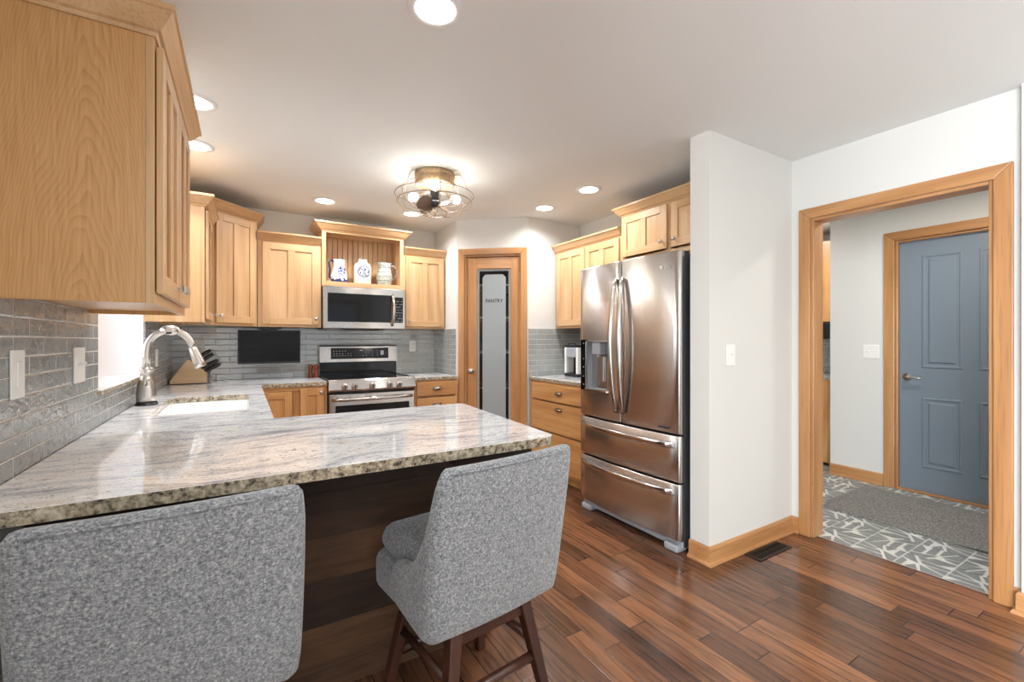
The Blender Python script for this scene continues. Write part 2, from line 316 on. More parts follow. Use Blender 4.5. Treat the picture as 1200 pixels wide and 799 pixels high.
# ------------------------------------------------------------------ mesh helpers
class MB:
    def __init__(s): s.bm = bmesh.new(); s.tr = None
    def _f(s, fs, m, sm=False):
        for f in fs: f.material_index = m; f.smooth = sm
    def V(s, p):
        p = Vector(p)
        return s.bm.verts.new(s.tr @ p if s.tr else p)
    def face(s, vs, m=0, sm=False):
        try: f = s.bm.faces.new(vs)
        except ValueError: return
        f.material_index = m; f.smooth = sm; return f
    def box(s, x0, x1, y0, y1, z0, z1, m=0):
        v = [s.V((x, y, z)) for x in (x0, x1) for y in (y0, y1) for z in (z0, z1)]
        for q in ((0, 1, 3, 2), (4, 6, 7, 5), (0, 4, 5, 1), (2, 3, 7, 6), (0, 2, 6, 4), (1, 5, 7, 3)):
            s.face([v[i] for i in q], m)
        return s
    def hexa(s, bot, top, m=0):
        a = [s.V(p) for p in bot]; b = [s.V(p) for p in top]; n = len(a)
        s.face(a[::-1], m); s.face(b, m)
        for i in range(n): s.face([a[i], a[(i+1) % n], b[(i+1) % n], b[i]], m)
        return s
    def prism(s, pts, a, b, axis='z', m=0):
        f = {'z': lambda p, t: (p[0], p[1], t), 'y': lambda p, t: (p[0], t, p[1]), 'x': lambda p, t: (t, p[0], p[1])}[axis]
        return s.hexa([f(p, a) for p in pts], [f(p, b) for p in pts], m)
    def loft(s, rings, m=0, sm=True, caps=True, closed=True):
        R = [[s.V(p) for p in r] for r in rings]; n = len(R[0])
        for a, b in zip(R, R[1:]):
            for i in range(n if closed else n-1): s.face([a[i], a[(i+1) % n], b[(i+1) % n], b[i]], m, sm)
        if caps and closed: s.face(R[0][::-1], m, False); s.face(R[-1], m, False)
        return s
    def lathe(s, prof, c=(0, 0, 0), seg=28, m=0, axis='z', sm=True, caps=True):
        rings = []
        for r, z in prof:
            r = max(r, 1e-4); ring = []
            for i in range(seg):
                a = 2*PI*i/seg; q = (r*math.cos(a), r*math.sin(a), z)
                if axis == 'y': q = (q[0], -q[2], q[1])
                if axis == 'x': q = (q[2], q[0], q[1])
                ring.append((q[0]+c[0], q[1]+c[1], q[2]+c[2]))
            rings.append(ring)
        return s.loft(rings, m, sm, caps=caps)
    def tube(s, pts, r, seg=10, m=0, closed=False, flat=1.0, up=None):
        P = [Vector(p) for p in pts]; n = len(P); rings = []
        rr = r if isinstance(r, (list, tuple)) else [r]*n
        prev = None
        for i in range(n):
            if closed: t = (P[(i+1) % n]-P[i-1]).normalized()
            else: t = (P[min(i+1, n-1)]-P[max(i-1, 0)]).normalized()
            if up: u = Vector(up)
            elif prev is not None: u = prev
            else: u = Vector((0, 0, 1)) if abs(t.z) < .9 else Vector((1, 0, 0))
            a = t.cross(u).normalized(); b = a.cross(t).normalized(); prev = b
            rings.append([P[i]+a*(rr[i]*math.cos(2*PI*k/seg))+b*(rr[i]*flat*math.sin(2*PI*k/seg)) for k in range(seg)])
        if closed: rings.append(rings[0])
        return s.loft(rings, m, True, caps=not closed)
    def cyl(s, a, b, r, r2=None, seg=20, m=0):
        return s.tube([a, b], [r, r if r2 is None else r2], seg, m)
    def sphere(s, c, r, seg=16, m=0, sz=1):
        return s.lathe([(r*math.sin(PI*k/10), -r*sz*math.cos(PI*k/10)) for k in range(11)], c, seg, m)
    def slab(s, outer, holes, z0, z1, m=0):
        bm2 = bmesh.new(); ed = []
        for loop in [outer]+holes:
            vs = [bm2.verts.new((x, y, 0)) for x, y in loop]
            ed += [bm2.edges.new((vs[i], vs[(i+1) % len(vs)])) for i in range(len(vs))]
        r = bmesh.ops.triangle_fill(bm2, use_beauty=True, use_dissolve=False, edges=ed)
        tris = [[tuple(v.co.xy) for v in f.verts] for f in bm2.faces]; bm2.free()
        key = {}
        def g(p, z):
            k = (round(p[0], 5), round(p[1], 5), z)
            if k not in key: key[k] = s.V((p[0], p[1], z))
            return key[k]
        for t in tris:
            s.face([g(p, z1) for p in t], m); s.face([g(p, z0) for p in t][::-1], m)
        for loop in [outer]+holes:
            for i in range(len(loop)):
                a, b = loop[i], loop[(i+1) % len(loop)]
                s.face([g(a, z0), g(b, z0), g(b, z1), g(a, z1)], m)
        return s
    def sweep(s, path, prof, m=0, closed=False, capm=None):
        # path in plan, profile (out, z); outwards = right-hand side of travel
        P = [Vector(p) for p in path]; n = len(P); rings = []
        for i in range(n):
            d0 = (P[i]-P[i-1]).normalized() if i > 0 else None
            d1 = (P[i+1]-P[i]).normalized() if i < n-1 else None
            d0 = d0 or d1; d1 = d1 or d0
            n0 = Vector((d0.y, -d0.x)); n1 = Vector((d1.y, -d1.x)); mt = (n0+n1); mt = mt/(mt.dot(n0)) if mt.length > 1e-6 else n0
            rings.append([(P[i].x+mt.x*o, P[i].y+mt.y*o, z) for o, z in prof])
        return s.loft(rings, m, False)
    def build(s, name, mats, parent=None, bevel=0, seg=2, subd=0, tag_=None, wn=False):
        bmesh.ops.recalc_face_normals(s.bm, faces=s.bm.faces[:])
        me = bpy.data.meshes.new(name); s.bm.to_mesh(me); s.bm.free()
        for q in (mats if isinstance(mats, (list, tuple)) else [mats]): me.materials.append(M[q] if isinstance(q, str) else q)
        o = bpy.data.objects.new(name, me); C.objects.link(o)
        if parent: o.parent = parent
        if bevel:
            b = o.modifiers.new('bevel', 'BEVEL'); b.width = bevel; b.segments = seg; b.limit_method = 'ANGLE'; b.angle_limit = math.radians(50)
        if subd:
            q = o.modifiers.new('subd', 'SUBSURF'); q.levels = subd; q.render_levels = subd
        return o
def thing(name, label, cat, loc=(0, 0, 0), rz=0, group=None):
    o = bpy.data.objects.new(name, None); C.objects.link(o); o.empty_display_size = .1
    o.location = loc; o.rotation_euler = (0, 0, rz); o['label'] = label; o['category'] = cat
    if group: o['group'] = group
    return o
def tag(o, label, cat, group=None):
    o['label'] = label; o['category'] = cat
    if group: o['group'] = group
    return o
def struct(o, label=None):
    o['kind'] = 'structure'
    if label: o['label'] = label; 
    return o
def text_mesh(name, txt, size, mat, parent, mx, depth=.0006, align='CENTER', sx=1):
    cu = bpy.data.curves.new('t', 'FONT'); cu.body = txt; cu.size = size; cu.extrude = depth; cu.align_x = align; cu.align_y = 'CENTER'; cu.offset = size*.012
    t = bpy.data.objects.new('t', cu); C.objects.link(t); bpy.context.view_layer.update()
    me = bpy.data.meshes.new_from_object(t.evaluated_get(bpy.context.evaluated_depsgraph_get()))
    bpy.data.objects.remove(t); me.materials.clear(); me.materials.append(M[mat])
    me.transform(Matrix.Diagonal((sx, 1, 1, 1))); me.transform(mx)
    o = bpy.data.objects.new(name, me); C.objects.link(o); o.parent = parent; return o
FRONT = Matrix.Rotation(PI/2, 4, 'X')      # text standing up, read from -y

# ------------------------------------------------------------------ room shell
XL, YB, XR, H = -.51, 4.62, 3.11, 2.44
def wbox(name, x0, x1, y0, y1, z0, z1, mat='wall'):
    return struct(MB().box(x0, x1, y0, y1, z0, z1).build(name, mat))
struct(MB().box(-3.2, 3.16, -4.0, 4.75, -.06, 0).build('floor', 'floor'))
MB_ = MB().box(-3.3, 6.2, -4.1, 4.8, H, H+.08); struct(MB_.build('ceiling', 'ceil'))
# left wall with the sink window (the wall is thick there)
WY0, WY1, WZ0, WZ1 = 2.40, 3.41, 1.035, 2.05
m = MB(); m.box(-.74, XL, -.2, WY0, 0, H); m.box(-.74, XL, WY1, 4.75, 0, H); m.box(-.74, XL, WY0, WY1, 0, WZ0); m.box(-.74, XL, WY0, WY1, WZ1, H)
struct(m.build('wall_left', 'wall'))
wbox('wall_back', XL, 3.2, YB, YB+.12, 0, H)
# pantry corner: short return, diagonal wall with door opening, front return
A2, B2 = Vector((1.80, 4.04)), Vector((2.34, 3.575)); D2 = (B2-A2).normalized(); PL = (B2-A2).length; PANG = math.atan2(D2.y, D2.x)
wbox('wall_pantry_left', 1.80, 1.87, 4.04, YB, 0, H)
wbox('wall_pantry_right', 2.335, 2.98, 3.575, 3.645, 0, H)
m = MB(); m.tr = Matrix.Translation((1.80, 4.04, 0)) @ Matrix.Rotation(PANG, 4, 'Z')
m.hexa([(0, 0, 0), (.085, 0, 0), (.085, .08, 0), (-.0, .08, 0)], [(0, 0, H), (.085, 0, H), (.085, .08, H), (0, .08, H)])
m.hexa([(.645, 0, 0), (PL, 0, 0), (PL, .08, 0), (.645, .08, 0)], [(.645, 0, H), (PL, 0, H), (PL, .08, H), (.645, .08, H)])
m.box(.085, .645, 0, .08, 2.085, H)
struct(m.build('wall_pantry_front', 'wall'))
wbox('wall_side', 2.98, 3.11, 1.69, YB, 0, H)
wbox('wall_partition', 2.24, 3.13, 1.565, 1.69, 0, H)
# right wall with the mudroom doorway
DY0, DY1, DZ = .637, 1.447, 2.035
m = MB(); m.box(XR, XR+.11, DY1, 1.60, 0, H); m.box(XR, XR+.11, .40, DY0, 0, H); m.box(XR, XR+.11, DY0, DY1, DZ, H)
m.box(XR-.045, XR+.11, -4.0, .54, 0, H)
struct(m.build('wall_right', 'wall'))
# dining side behind the camera
m = MB(); m.box(-3.2, -.3, -4.1, -4.0, 0, H); m.box(2.7, 3.2, -4.1, -4.0, 0, H); m.box(-.3, 2.7, -4.1, -4.0, 0, .4); m.box(-.3, 2.7, -4.1, -4.0, 2.3, H)
struct(m.build('wall_rear', 'wall'))
m = MB(); m.box(-3.3, -3.2, -4.1, -3.2, 0, H); m.box(-3.3, -3.2, -.6, 0, 0, H); m.box(-3.3, -3.2, -3.2, -.6, 0, .25); m.box(-3.3, -3.2, -3.2, -.6, 2.25, H); m.box(-3.3, -.74, -.2, -.1, 0, H)
struct(m.build('wall_dining', 'wall'))
def rear_window(name, x0, x1, y, z0, z1, n, rz=0, loc=(0, 0, 0)):
    o = MB(); 
    if rz: o.tr = Matrix.Translation(loc) @ Matrix.Rotation(rz, 4, 'Z')
    t = .06
    o.box(x0, x1, y, y+.06, z0, z0+t); o.box(x0, x1, y, y+.06, z1-t, z1)
    for i in range(n+1):
        xx = x0+(x1-x0-t)*i/n; o.box(xx, xx+t, y, y+.06, z0+t, z1-t)
    struct(o.build(name, 'trim'))
rear_window('window_2', -.3, 2.7, -4.08, .4, 2.3, 3)
rear_window('window_3', 0, 2.6, 0, .25, 2.25, 2, PI/2, (-3.2, -3.2, 0))

# mudroom beyond the doorway
MX = 4.75
m = MB(); m.box(MX, MX+.1, -1.0, .63, 0, H); m.box(MX, MX+.1, 1.56, 2.045, 0, H); m.box(MX, MX+.1, .63, 1.56, 2.10, H); m.box(MX+.1, 5.6, 1.945, 2.045, 0, H)
struct(m.build('wall_far', 'wall'))
m = MB(); m.box(5.6, 5.7, 1.9, 3.2, 0, H); m.box(3.11, 5.7, 3.1, 3.2, 0, H); m.box(3.11, 3.4, -1.1, -1.0, 0, H); m.box(4.6, 4.85, -1.1, -1.0, 0, H); m.box(3.4, 4.6, -1.1, -1.0, 0, .8); m.box(3.4, 4.6, -1.1, -1.0, 2.2, H)
struct(m.build('wall_mudroom', 'wall'))
# patterned cement-look floor tiles of the mudroom: one floor, pattern in the mesh
m = MB(); T = .209
m.box(3.16, 5.65, -1.05, 3.15, -.05, -.002, 0)
def tpoly(pts, i, j, rot, mi):
    q = []
    for (a, b) in pts:
        a -= .5; b -= .5
        for _ in range(rot): a, b = -b, a
        q.append((3.375+(i+a+.5)*T, 1.255+(j+b+.5)*T))
    q = [(min(max(x, 3.162), 5.64), min(max(y, -1.04), 3.14)) for x, y in q]
    if max(p[0] for p in q)-min(p[0] for p in q) < .004: return
    m.face([m.V((x, y, .0008)) for x, y in q], mi)
MOT = [[(.02, .02), (.16, .02), (.16, .44), (.02, .56)], [(.22, .02), (.50, .02), (.36, .34)], [(.56, .02), (.98, .02), (.98, .15), (.44, .40)],
       [(.98, .22), (.98, .48), (.52, .46)], [(.02, .64), (.40, .46), (.14, .98), (.02, .98)], [(.46, .54), (.98, .56), (.98, .72), (.36, .72)], [(.32, .80), (.70, .80), (.98, .98), (.24, .98)]]
for i in range(-1, 11):
    for j in range(-11, 9):
        x0, y0 = 3.375+i*T, 1.255+j*T
        if x0+T < 3.17 or x0 > 5.6 or y0+T < -1.0 or y0 > 3.1: continue
        rot = (i % 2)+2*(j % 2) if (i % 2) == 0 else 3-2*(j % 2)
        for p in MOT: tpoly(p, i, j, rot, 1)
struct(m.build('floor', ['ptile_w', 'ptile_g']))

# casings, jambs, baseboards
def casing(name, w, h, cw, depth=.02, jamb=.11, loc=(0, 0, 0), rz=0, jm=True, mats=('trim', 'trimx')):
    # local: opening 0..w, faces -y
    m = MB()
    m.prism([(-cw, 0), (-.0, 0), (-.0, h), (-cw, h+cw)], -depth, 0, 'y', 0)
    m.prism([(w, 0), (w+cw, 0), (w+cw, h+cw), (w, h)], -depth, 0, 'y', 0)
    m.prism([(0, h), (w, h), (w+cw, h+cw), (-cw, h+cw)], -depth, 0, 'y', 1)
    if jm:
        m.box(0, .018, -.004, jamb, 0, h, 0); m.box(w-.018, w, -.004, jamb, 0, h, 0); m.box(.018, w-.018, -.004, jamb, h-.018, h, 1)
    o = m.build(name, list(mats), bevel=.004); o.location = loc; o.rotation_euler = (0, 0, rz)
    return struct(o)
casing('trim_1', DY1-DY0, DZ, .066, loc=(XR, DY1, 0), rz=-PI/2, jamb=.115)
casing('trim_2', .91, 2.10, .075, loc=(MX, 1.555, 0), rz=-PI/2, jamb=.09)
casing('trim_3', .557, 2.088, .062, loc=(1.80+D2.x*.085, 4.04+D2.y*.085, 0), rz=PANG, jamb=.08)
BPROF = [(0, 0), (.030, 0), (.030, .008), (.024, .018), (.016, .020), (.016, .088), (.010, .100), (0, .100)]
def base(name, path, mat):
    struct(MB().sweep(path, BPROF).build(name, mat))
base('baseboard_partition', [(2.24, 1.69), (2.24, 1.565), (3.11, 1.565), (3.11, 1.513)], 'trimx')
base('baseboard_right', [(3.11, .571), (3.11, .54), (3.065, .54), (3.065, -3.9)], 'trimy')
base('baseboard_mudroom', [(MX, 2.045), (MX, 1.632)], 'trimy')
base('baseboard_pantry', [(1.80+D2.x*.71, 4.04+D2.y*.71), (2.34, 3.575), (2.36, 3.575)], 'trimx')
# sink window: reveal lining, frame, granite sill
m = MB(); m.box(-.735, XL-.001, WY1-.004, WY1+.001, WZ0+.02, WZ1); m.box(-.735, XL-.001, WY0-.001, WY0+.004, WZ0+.02, WZ1); m.box(-.735, XL-.001, WY0, WY1, WZ1-.004, WZ1+.001)
w1 = struct(bpy.data.objects.new('window_1', None)); C.objects.link(w1)
m.build('reveal', 'reveal', w1)
m = MB()
for a, b in ((WY0+.004, WY0+.05), (WY1-.05, WY1-.004), (2.88, 2.93)): m.box(-.77, -.712, a, b, WZ0+.02, WZ1-.004, 0)
m.box(-.77, -.712, WY0+.05, WY1-.05, WZ0+.02, WZ0+.07, 1); m.box(-.77, -.712, WY0+.05, WY1-.05, WZ1-.06, WZ1-.004, 1)
m.build('window_frame', ['trim', 'trimy'], w1, bevel=.003)
MB().box(-.745, -.739, WY0+.05, WY1-.05, WZ0+.07, WZ1-.06).build('pane', 'glass', w1)
MB().box(-.735, XL+.022, WY0-.0, WY1+.0, WZ0, WZ0+.022).build('window_sill', 'granite', w1, bevel=.004)
# glass tile backsplashes
m = MB(); bz0, bz1 = .91, 1.3715
m.box(XL, XL+.009, 1.30, WY0, bz0, bz1); m.box(XL, XL+.009, WY0, WY1, bz0, WZ0); m.box(XL, XL+.009, WY1, YB-.009, bz0, bz1); m.box(1.791, 1.80, 4.052, YB-.009, bz0, bz1)
m.box(2.971, 2.98, 2.60, 3.566, bz0, bz1)
struct(m.build('wall_backsplash_side', 'tile_y'))
m = MB(); m.box(XL, 1.80, YB-.009, YB, bz0, bz1); m.box(2.345, 2.98, 3.566, 3.575, bz0, bz1)
struct(m.build('wall_backsplash_back', 'tile_x'))

# ------------------------------------------------------------------ cabinet helpers (local: x across, -y front, z up)
def door_mesh(m, x0, x1, z0, z1, mull=True, st=.056, y=-.020):
    rec = y+.009
    B = -.0035
    m.box(x0, x0+st, y, B, z0, z1, 0); m.box(x1-st, x1, y, B, z0, z1, 0)
    m.box(x0+st, x1-st, y, B, z0, z0+st, 1); m.box(x0+st, x1-st, y, B, z1-st, z1, 1)
    m.box(x0+st-.004, x1-st+.004, rec, B, z0+st-.004, z1-st+.004, 0)
    if mull:
        c = (x0+x1)/2; m.box(c-st/2, c+st/2, y, rec, z0+st, z1-st, 0)
def knob(x, z, y, parent, name='knob'):
    m = MB(); m.cyl((x, y, z), (x, y-.012, z), .006, .005, 12)
    k = .013; b = .007
    m.loft([[(x+sx*b, y-.011, z+sz*b) for sx, sz in ((-1, -1), (1, -1), (1, 1), (-1, 1))], [(x+sx*k, y-.017, z+sz*k) for sx, sz in ((-1, -1), (1, -1), (1, 1), (-1, 1))],
            [(x+sx*k, y-.022, z+sz*k) for sx, sz in ((-1, -1), (1, -1), (1, 1), (-1, 1))], [(x+sx*.003, y-.028, z+sz*.003) for sx, sz in ((-1, -1), (1, -1), (1, 1), (-1, 1))]], 0, False)
    o = m.build(name, 'nickel', parent, bevel=.0012); return o
def add_door(t, x0, x1, z0, z1, kx=None, kz=None, mull=True, mats=('oak', 'oakx'), knobname='knob'):
    m = MB(); door_mesh(m, x0, x1, z0, z1, mull)
    d = m.build('door', list(mats), t, bevel=.0022)
    if kx is not None: knob(kx, kz, -.020, d)
    return d
CPROF = [(0, 0), (.006, 0), (.010, .010), (.018, .014), (.048, .056), (.054, .058), (.054, .072), (0, .072)]
def crown(t, path, z, k=1.0):
    m = MB().sweep(path, [(o*k, z+zz) for o, zz in CPROF]); return m.build('crown_molding', 'oakx', t)
def upper_body(t, w, d, z0, z1, side='oak', st=.038):
    m = MB()
    m.box(0, .016, .018, d, z0, z1, 2); m.box(w-.016, w, .018, d, z0, z1, 2)
    m.box(.016, w-.016, .02, d, z0+.016, z0+.030, 2); m.box(.016, w-.016, .02, d, z1-.016, z1, 2); m.box(.016, w-.016, d-.01, d, z0+.03, z1-.016, 2)
    m.box(0, st, -.001, .018, z0, z1, 0); m.box(w-st, w, -.001, .018, z0, z1, 0)
    m.box(st, w-st, -.001, .018, z0, z0+.034, 1); m.box(st, w-st, -.001, .018, z1-.05, z1, 1)
    if w > .7: m.box(w/2-.02, w/2+.02, -.001, .018, z0+.034, z1-.05, 0)
    return m.build('cabinet_body', ['oak', 'oakx', side], t, bevel=.0015)
UD = .305; U0, U30, U36 = 1.372, 2.120, 2.262

t = thing('wall_cabinet', 'largest oak wall cabinet at upper left, seen end-on above the wall switches', 'cabinet', (-.21, 1.55, 0), PI/2)
upper_body(t, .76, .30, 1.362, 2.115, 'oak_panel')
add_door(t, .016, .376, 1.392, 2.075, .345, 1.435); add_door(t, .384, .738, 1.392, 2.075, .415, 1.435)
crown(t, [(0, .30), (0, 0), (.76, 0), (.76, .30)][0:4], 2.09)
t = thing('wall_cabinet', 'narrow oak wall cabinet between the sink window and the diagonal corner cabinet', 'cabinet', (-.21, 3.42, 0), PI/2)
upper_body(t, .59, .30, U0, U30); add_door(t, .028, .565, U0+.022, U30-.03, .54, U0+.075)
crown(t, [(0, .30), (0, 0), (.59, 0)], 2.105)
# diagonal corner cabinet (36 inch, five-sided)
t = thing('corner_wall_cabinet', 'tall diagonal oak wall cabinet in the back left corner above the knife block', 'cabinet', (-.21, 4.012, 0), PI/4)
cw = .437
k = math.sqrt(.5)
def loc45(wx, wy):
    dx, dy = wx+.21, wy-4.012; return (k*(dx+dy), k*(-dx+dy))
foot = [loc45(*p) for p in ((-.21, 4.012), (.099, 4.321), (.099, YB-.011), (-.499, YB-.011), (-.499, 4.012))]
m = MB()
cen = [sum(p[i] for p in foot)/5 for i in (0, 1)]
m.slab(foot, [], U0+.014, U36, 2)
for (a, b, c_, d_) in ((0, .04, U0, U36), (cw-.04, cw, U0, U36)): m.box(a, b, -.002, .016, c_, d_, 0)
m.box(.04, cw-.04, -.002, .016, U0, U0+.034, 1); m.box(.04, cw-.04, -.002, .016, U36-.05, U36, 1)
m.build('cabinet_body', ['oak', 'oakx', 'oak'], t, bevel=.0015)
add_door(t, .034, cw-.034, U0+.022, U36-.03, .034+.03, U0+.075)
crown(t, [foot[4], foot[0], foot[1], foot[2]], 2.247)
t = thing('wall_cabinet', 'oak wall cabinet with one door above the hanging television', 'cabinet', (.104, 4.321, 0), 0)
upper_body(t, .497, .285, U0, U30); add_door(t, .035, .475, U0+.022, U30-.03, .45, U0+.075)
crown(t, [(0, 0), (.497, 0)], 2.105)
# open display cabinet over the microwave
HX0, HW, HY = .604, .748, 4.30
t = thing('display_cabinet', 'open-fronted oak shelf cabinet with beadboard back above the microwave', 'cabinet', (HX0, HY, 0), 0)
m = MB(); z0, z1 = 1.747, U36; st = .036
m.box(0, st, 0, .31, z0, z1, 0); m.box(HW-st, HW, 0, .31, z0, z1, 0)
m.box(st, HW-st, 0, .30, z0, 1.792, 1); m.box(st, HW-st, 0, .02, z1-.03, z1, 1); m.box(st, HW-st, .02, .30, z1-.014, z1, 1)
m.build('cabinet_body', ['oak', 'oakx'], t, bevel=.002)
m = MB(); n = 14; bw = (HW-2*st)/n
for i in range(n):
    x0 = st+i*bw; m.prism([(x0+.002, .290), (x0+.004, .287), (x0+bw-.004, .287), (x0+bw-.002, .290), (x0+bw, .296), (x0+bw, .305), (x0, .305), (x0, .296)], 1.792, z1-.014, 'z', 0)
m.build('beadboard_back', 'oak', t)
crown(t, [(0, .31), (0, 0), (HW, 0), (HW, .31)], 2.247, 1.25)
t = thing('wall_cabinet', 'oak wall cabinet with one door between the microwave and the pantry corner', 'cabinet', (1.356, 4.321, 0), 0)
upper_body(t, .440, .285, U0, U30); add_door(t, .022, .418, U0+.022, U30-.03, .047, U0+.075)
crown(t, [(0, 0), (.440, 0), (.440, .06)][0:2], 2.105)
# right wall
t = thing('wall_cabinet', 'two-door oak wall cabinet on the right wall above the coffee maker', 'cabinet', (2.665, 3.562, 0), -PI/2)
upper_body(t, .90, .303, U0, U30+.01); add_door(t, .028, .446, U0+.022, U30-.02, .42, U0+.075); add_door(t, .460, .878, U0+.022, U30-.02, .49, U0+.075)
crown(t, [(0, 0), (.90, 0)], 2.115)
t = thing('wall_cabinet', 'short two-door oak wall cabinet mounted over the refrigerator', 'cabinet', (2.66, 2.655, 0), -PI/2)
upper_body(t, .93, .308, 1.885, U36+.012); add_door(t, .010, .460, 1.93, 2.255, .418, 1.985); add_door(t, .500, .925, 1.93, 2.255, .532, 1.985)
crown(t, [(0, .30), (0, 0), (.93, 0)], 2.262, 1.15)

# ------------------------------------------------------------------ base cabinets
def base_body(t, w, d, z1=.878, mats=('oakd', 'oakdx', 'oakd')):
    m = MB(); m.box(0, w, .018, d, .09, z1, 2); m.box(0, w, .07, d, 0, .09, 2)
    m.box(0, .035, 0, .018, .09, z1, 0); m.box(w-.035, w, 0, .018, .09, z1, 0); m.box(.035, w-.035, 0, .018, z1-.03, z1, 1); m.box(.035, w-.035, 0, .018, .09, .12, 1)
    return m.build('cabinet_body', list(mats), t, bevel=.0015)
def cup_pull(x, z, y, parent):
    if 'cup' not in M: M['cup'] = plain('aged_nickel', sr(158, 150, 140), .25, 1)
    m = MB(); rings = []
    for i in range(9):
        a = PI*i/8; rings.append([(x-.044*math.cos(a), y-.002-.026*math.sin(b)*math.sin(a)**.5 if math.sin(a) > 0 else y-.002, z+.017*math.cos(b)*(.35+.65*math.sin(a))) for b in [PI*j/8 for j in range(9)]])
    m.loft(rings, 0, True, caps=False, closed=False)
    m.box(x-.045, x+.045, y-.003, y, z+.012, z+.019)
    o = m.build('cup_pull', 'cup', parent); s = o.modifiers.new('solid', 'SOLIDIFY'); s.thickness = .0015
    return o
def add_drawer(t, x0, x1, z0, z1, pulls=(.5,), pz=None):
    o = MB().box(x0, x1, -.02, 0, z0, z1).build('drawer', 'oakdx', t, bevel=.003)
    for p in pulls: cup_pull(x0+(x1-x0)*p, pz or (z0+z1)/2, -.02, o)
    return o
t = thing('base_cabinet', 'oak base cabinet with two doors under the counter just left of the range', 'cabinet', (.115, 3.995, 0), 0)
base_body(t, .487, .61)
add_door(t, .002, .222, .115, .845, None, None, False, ('oakd', 'oakdx')); add_door(t, .282, .458, .115, .862, .438, .825, False, ('oakd', 'oakdx'))
t = thing('base_cabinet', 'oak drawer cabinet between the range and the pantry corner', 'cabinet', (1.357, 3.995, 0), 0)
base_body(t, .435, .61)
for a, b in ((.735, .865), (.575, .715), (.36, .555), (.12, .34)): add_drawer(t, .018, .414, a, b)
t = thing('base_cabinet', 'wide oak drawer cabinet under the coffee maker beside the refrigerator', 'cabinet', (2.362, 3.560, 0), -PI/2)
base_body(t, .91, .60)
for a, b in ((.715, .862), (.44, .70), (.12, .425)):
    add_drawer(t, .05, .885, a, b, (.50,), .648 if a == .44 else None)
t = thing('sink_base_cabinet', 'oak base run under the sink along the window wall', 'cabinet', (.095, 2.245, 0), PI/2)
m = MB(); w, d = 1.75, .598
m.box(0, w, .018, d, .09, .66, 0); m.box(0, w, .07, d, 0, .09, 0); m.box(0, w, 0, .018, .09, .878, 0)
m.box(0, .30, .018, d, .66, .878, 0); m.box(1.15, w, .018, d, .66, .878, 0)
m.build('cabinet_body', 'oakd', t)
for x0, x1, kx in ((.05, .33, .30), (.36, .72, .69), (.74, 1.10, .77), (1.13, 1.70, 1.16)): add_door(t, x0, x1, .115, .845, kx, .80, False, ('oakd', 'oakdx'))
t = thing('peninsula_base', 'dark reclaimed plank base under the peninsula counter behind the stools', 'cabinet', (0, 0, 0))
m = MB(); m.box(-.505, .93, 1.71, 1.735, 0, .879, 0); m.box(.905, .93, 1.735, 2.19, 0, .879, 0); m.build('plank_panel', 'reclaimed', t)
m = MB(); m.box(-.505, .903, 1.737, 2.17, .09, .878, 0); m.box(-.505, .903, 1.737, 2.10, 0, .09, 0); m.build('cabinet_body', 'oakd', t)
MB().box(.60, .905, 1.36, 1.709, .845, .879).build('support_board', 'reclaimed', t)

# ------------------------------------------------------------------ countertops
def arc(cx, cy, r, a0, a1, n=6): return [(cx+r*math.cos(math.radians(a0+(a1-a0)*i/n)), cy+r*math.sin(math.radians(a0+(a1-a0)*i/n))) for i in range(n+1)]
outer = [(XL+.010, 1.302)] + arc(.93, 1.352, .05, -90, 0) + arc(1.00, 2.21, .035, 0, 90) + [(.118, 2.245), (.118, 3.978), (.602, 3.978), (.602, YB-.010), (XL+.010, YB-.010)]
SX0, SX1, SY0, SY1 = -.375, .028, 2.60, 3.335
hole = arc(SX0+.03, SY0+.03, .03, 180, 270, 4)+arc(SX1-.03, SY0+.03, .03, 270, 360, 4)+arc(SX1-.03, SY1-.03, .03, 0, 90, 4)+arc(SX0+.03, SY1-.03, .03, 90, 180, 4)
m = MB(); m.slab(outer, [hole], .880, .912)
tag(m.build('countertop', 'granite', bevel=.005), 'large U-shaped speckled granite counter with the peninsula and the sink cut-out', 'countertop')
tag(MB().box(1.354, 1.789, 3.978, YB-.010, .880, .912).build('countertop', 'granite', bevel=.005), 'small granite counter between the range and the pantry corner', 'countertop')
tag(MB().box(2.345, 2.969, 2.640, 3.564, .880, .912).build('countertop', 'granite', bevel=.005), 'granite counter carrying the coffee maker on the right wall', 'countertop')
# sink
t = thing('kitchen_sink', 'white undermount sink set in the granite below the window', 'sink', (0, 0, 0))
m = MB(); a, b = .012, .016; zb = .70
def ring(e, z): return [(SX0-e, SY0-e, z), (SX1+e, SY0-e, z), (SX1+e, SY1+e, z), (SX0-e, SY1+e, z)]
m.loft([ring(.022, .878), ring(-.001, .878), ring(-.006, .73), ring(-.04, .702)], 0, False, caps=False)
m.face([m.V(p) for p in ring(-.04, .702)]); m.loft([ring(.022, .878), ring(.012, .70), ring(-.03, .688)], 0, False, caps=False); m.face([m.V(p) for p in ring(-.03, .688)])
m.build('basin', 'sink', t)
m = MB(); m.lathe([(.0, .7025), (.035, .7025), (.038, .705), (.045, .703)], (-.17, 2.98, 0)); m.build('drain', 'nickel', t)
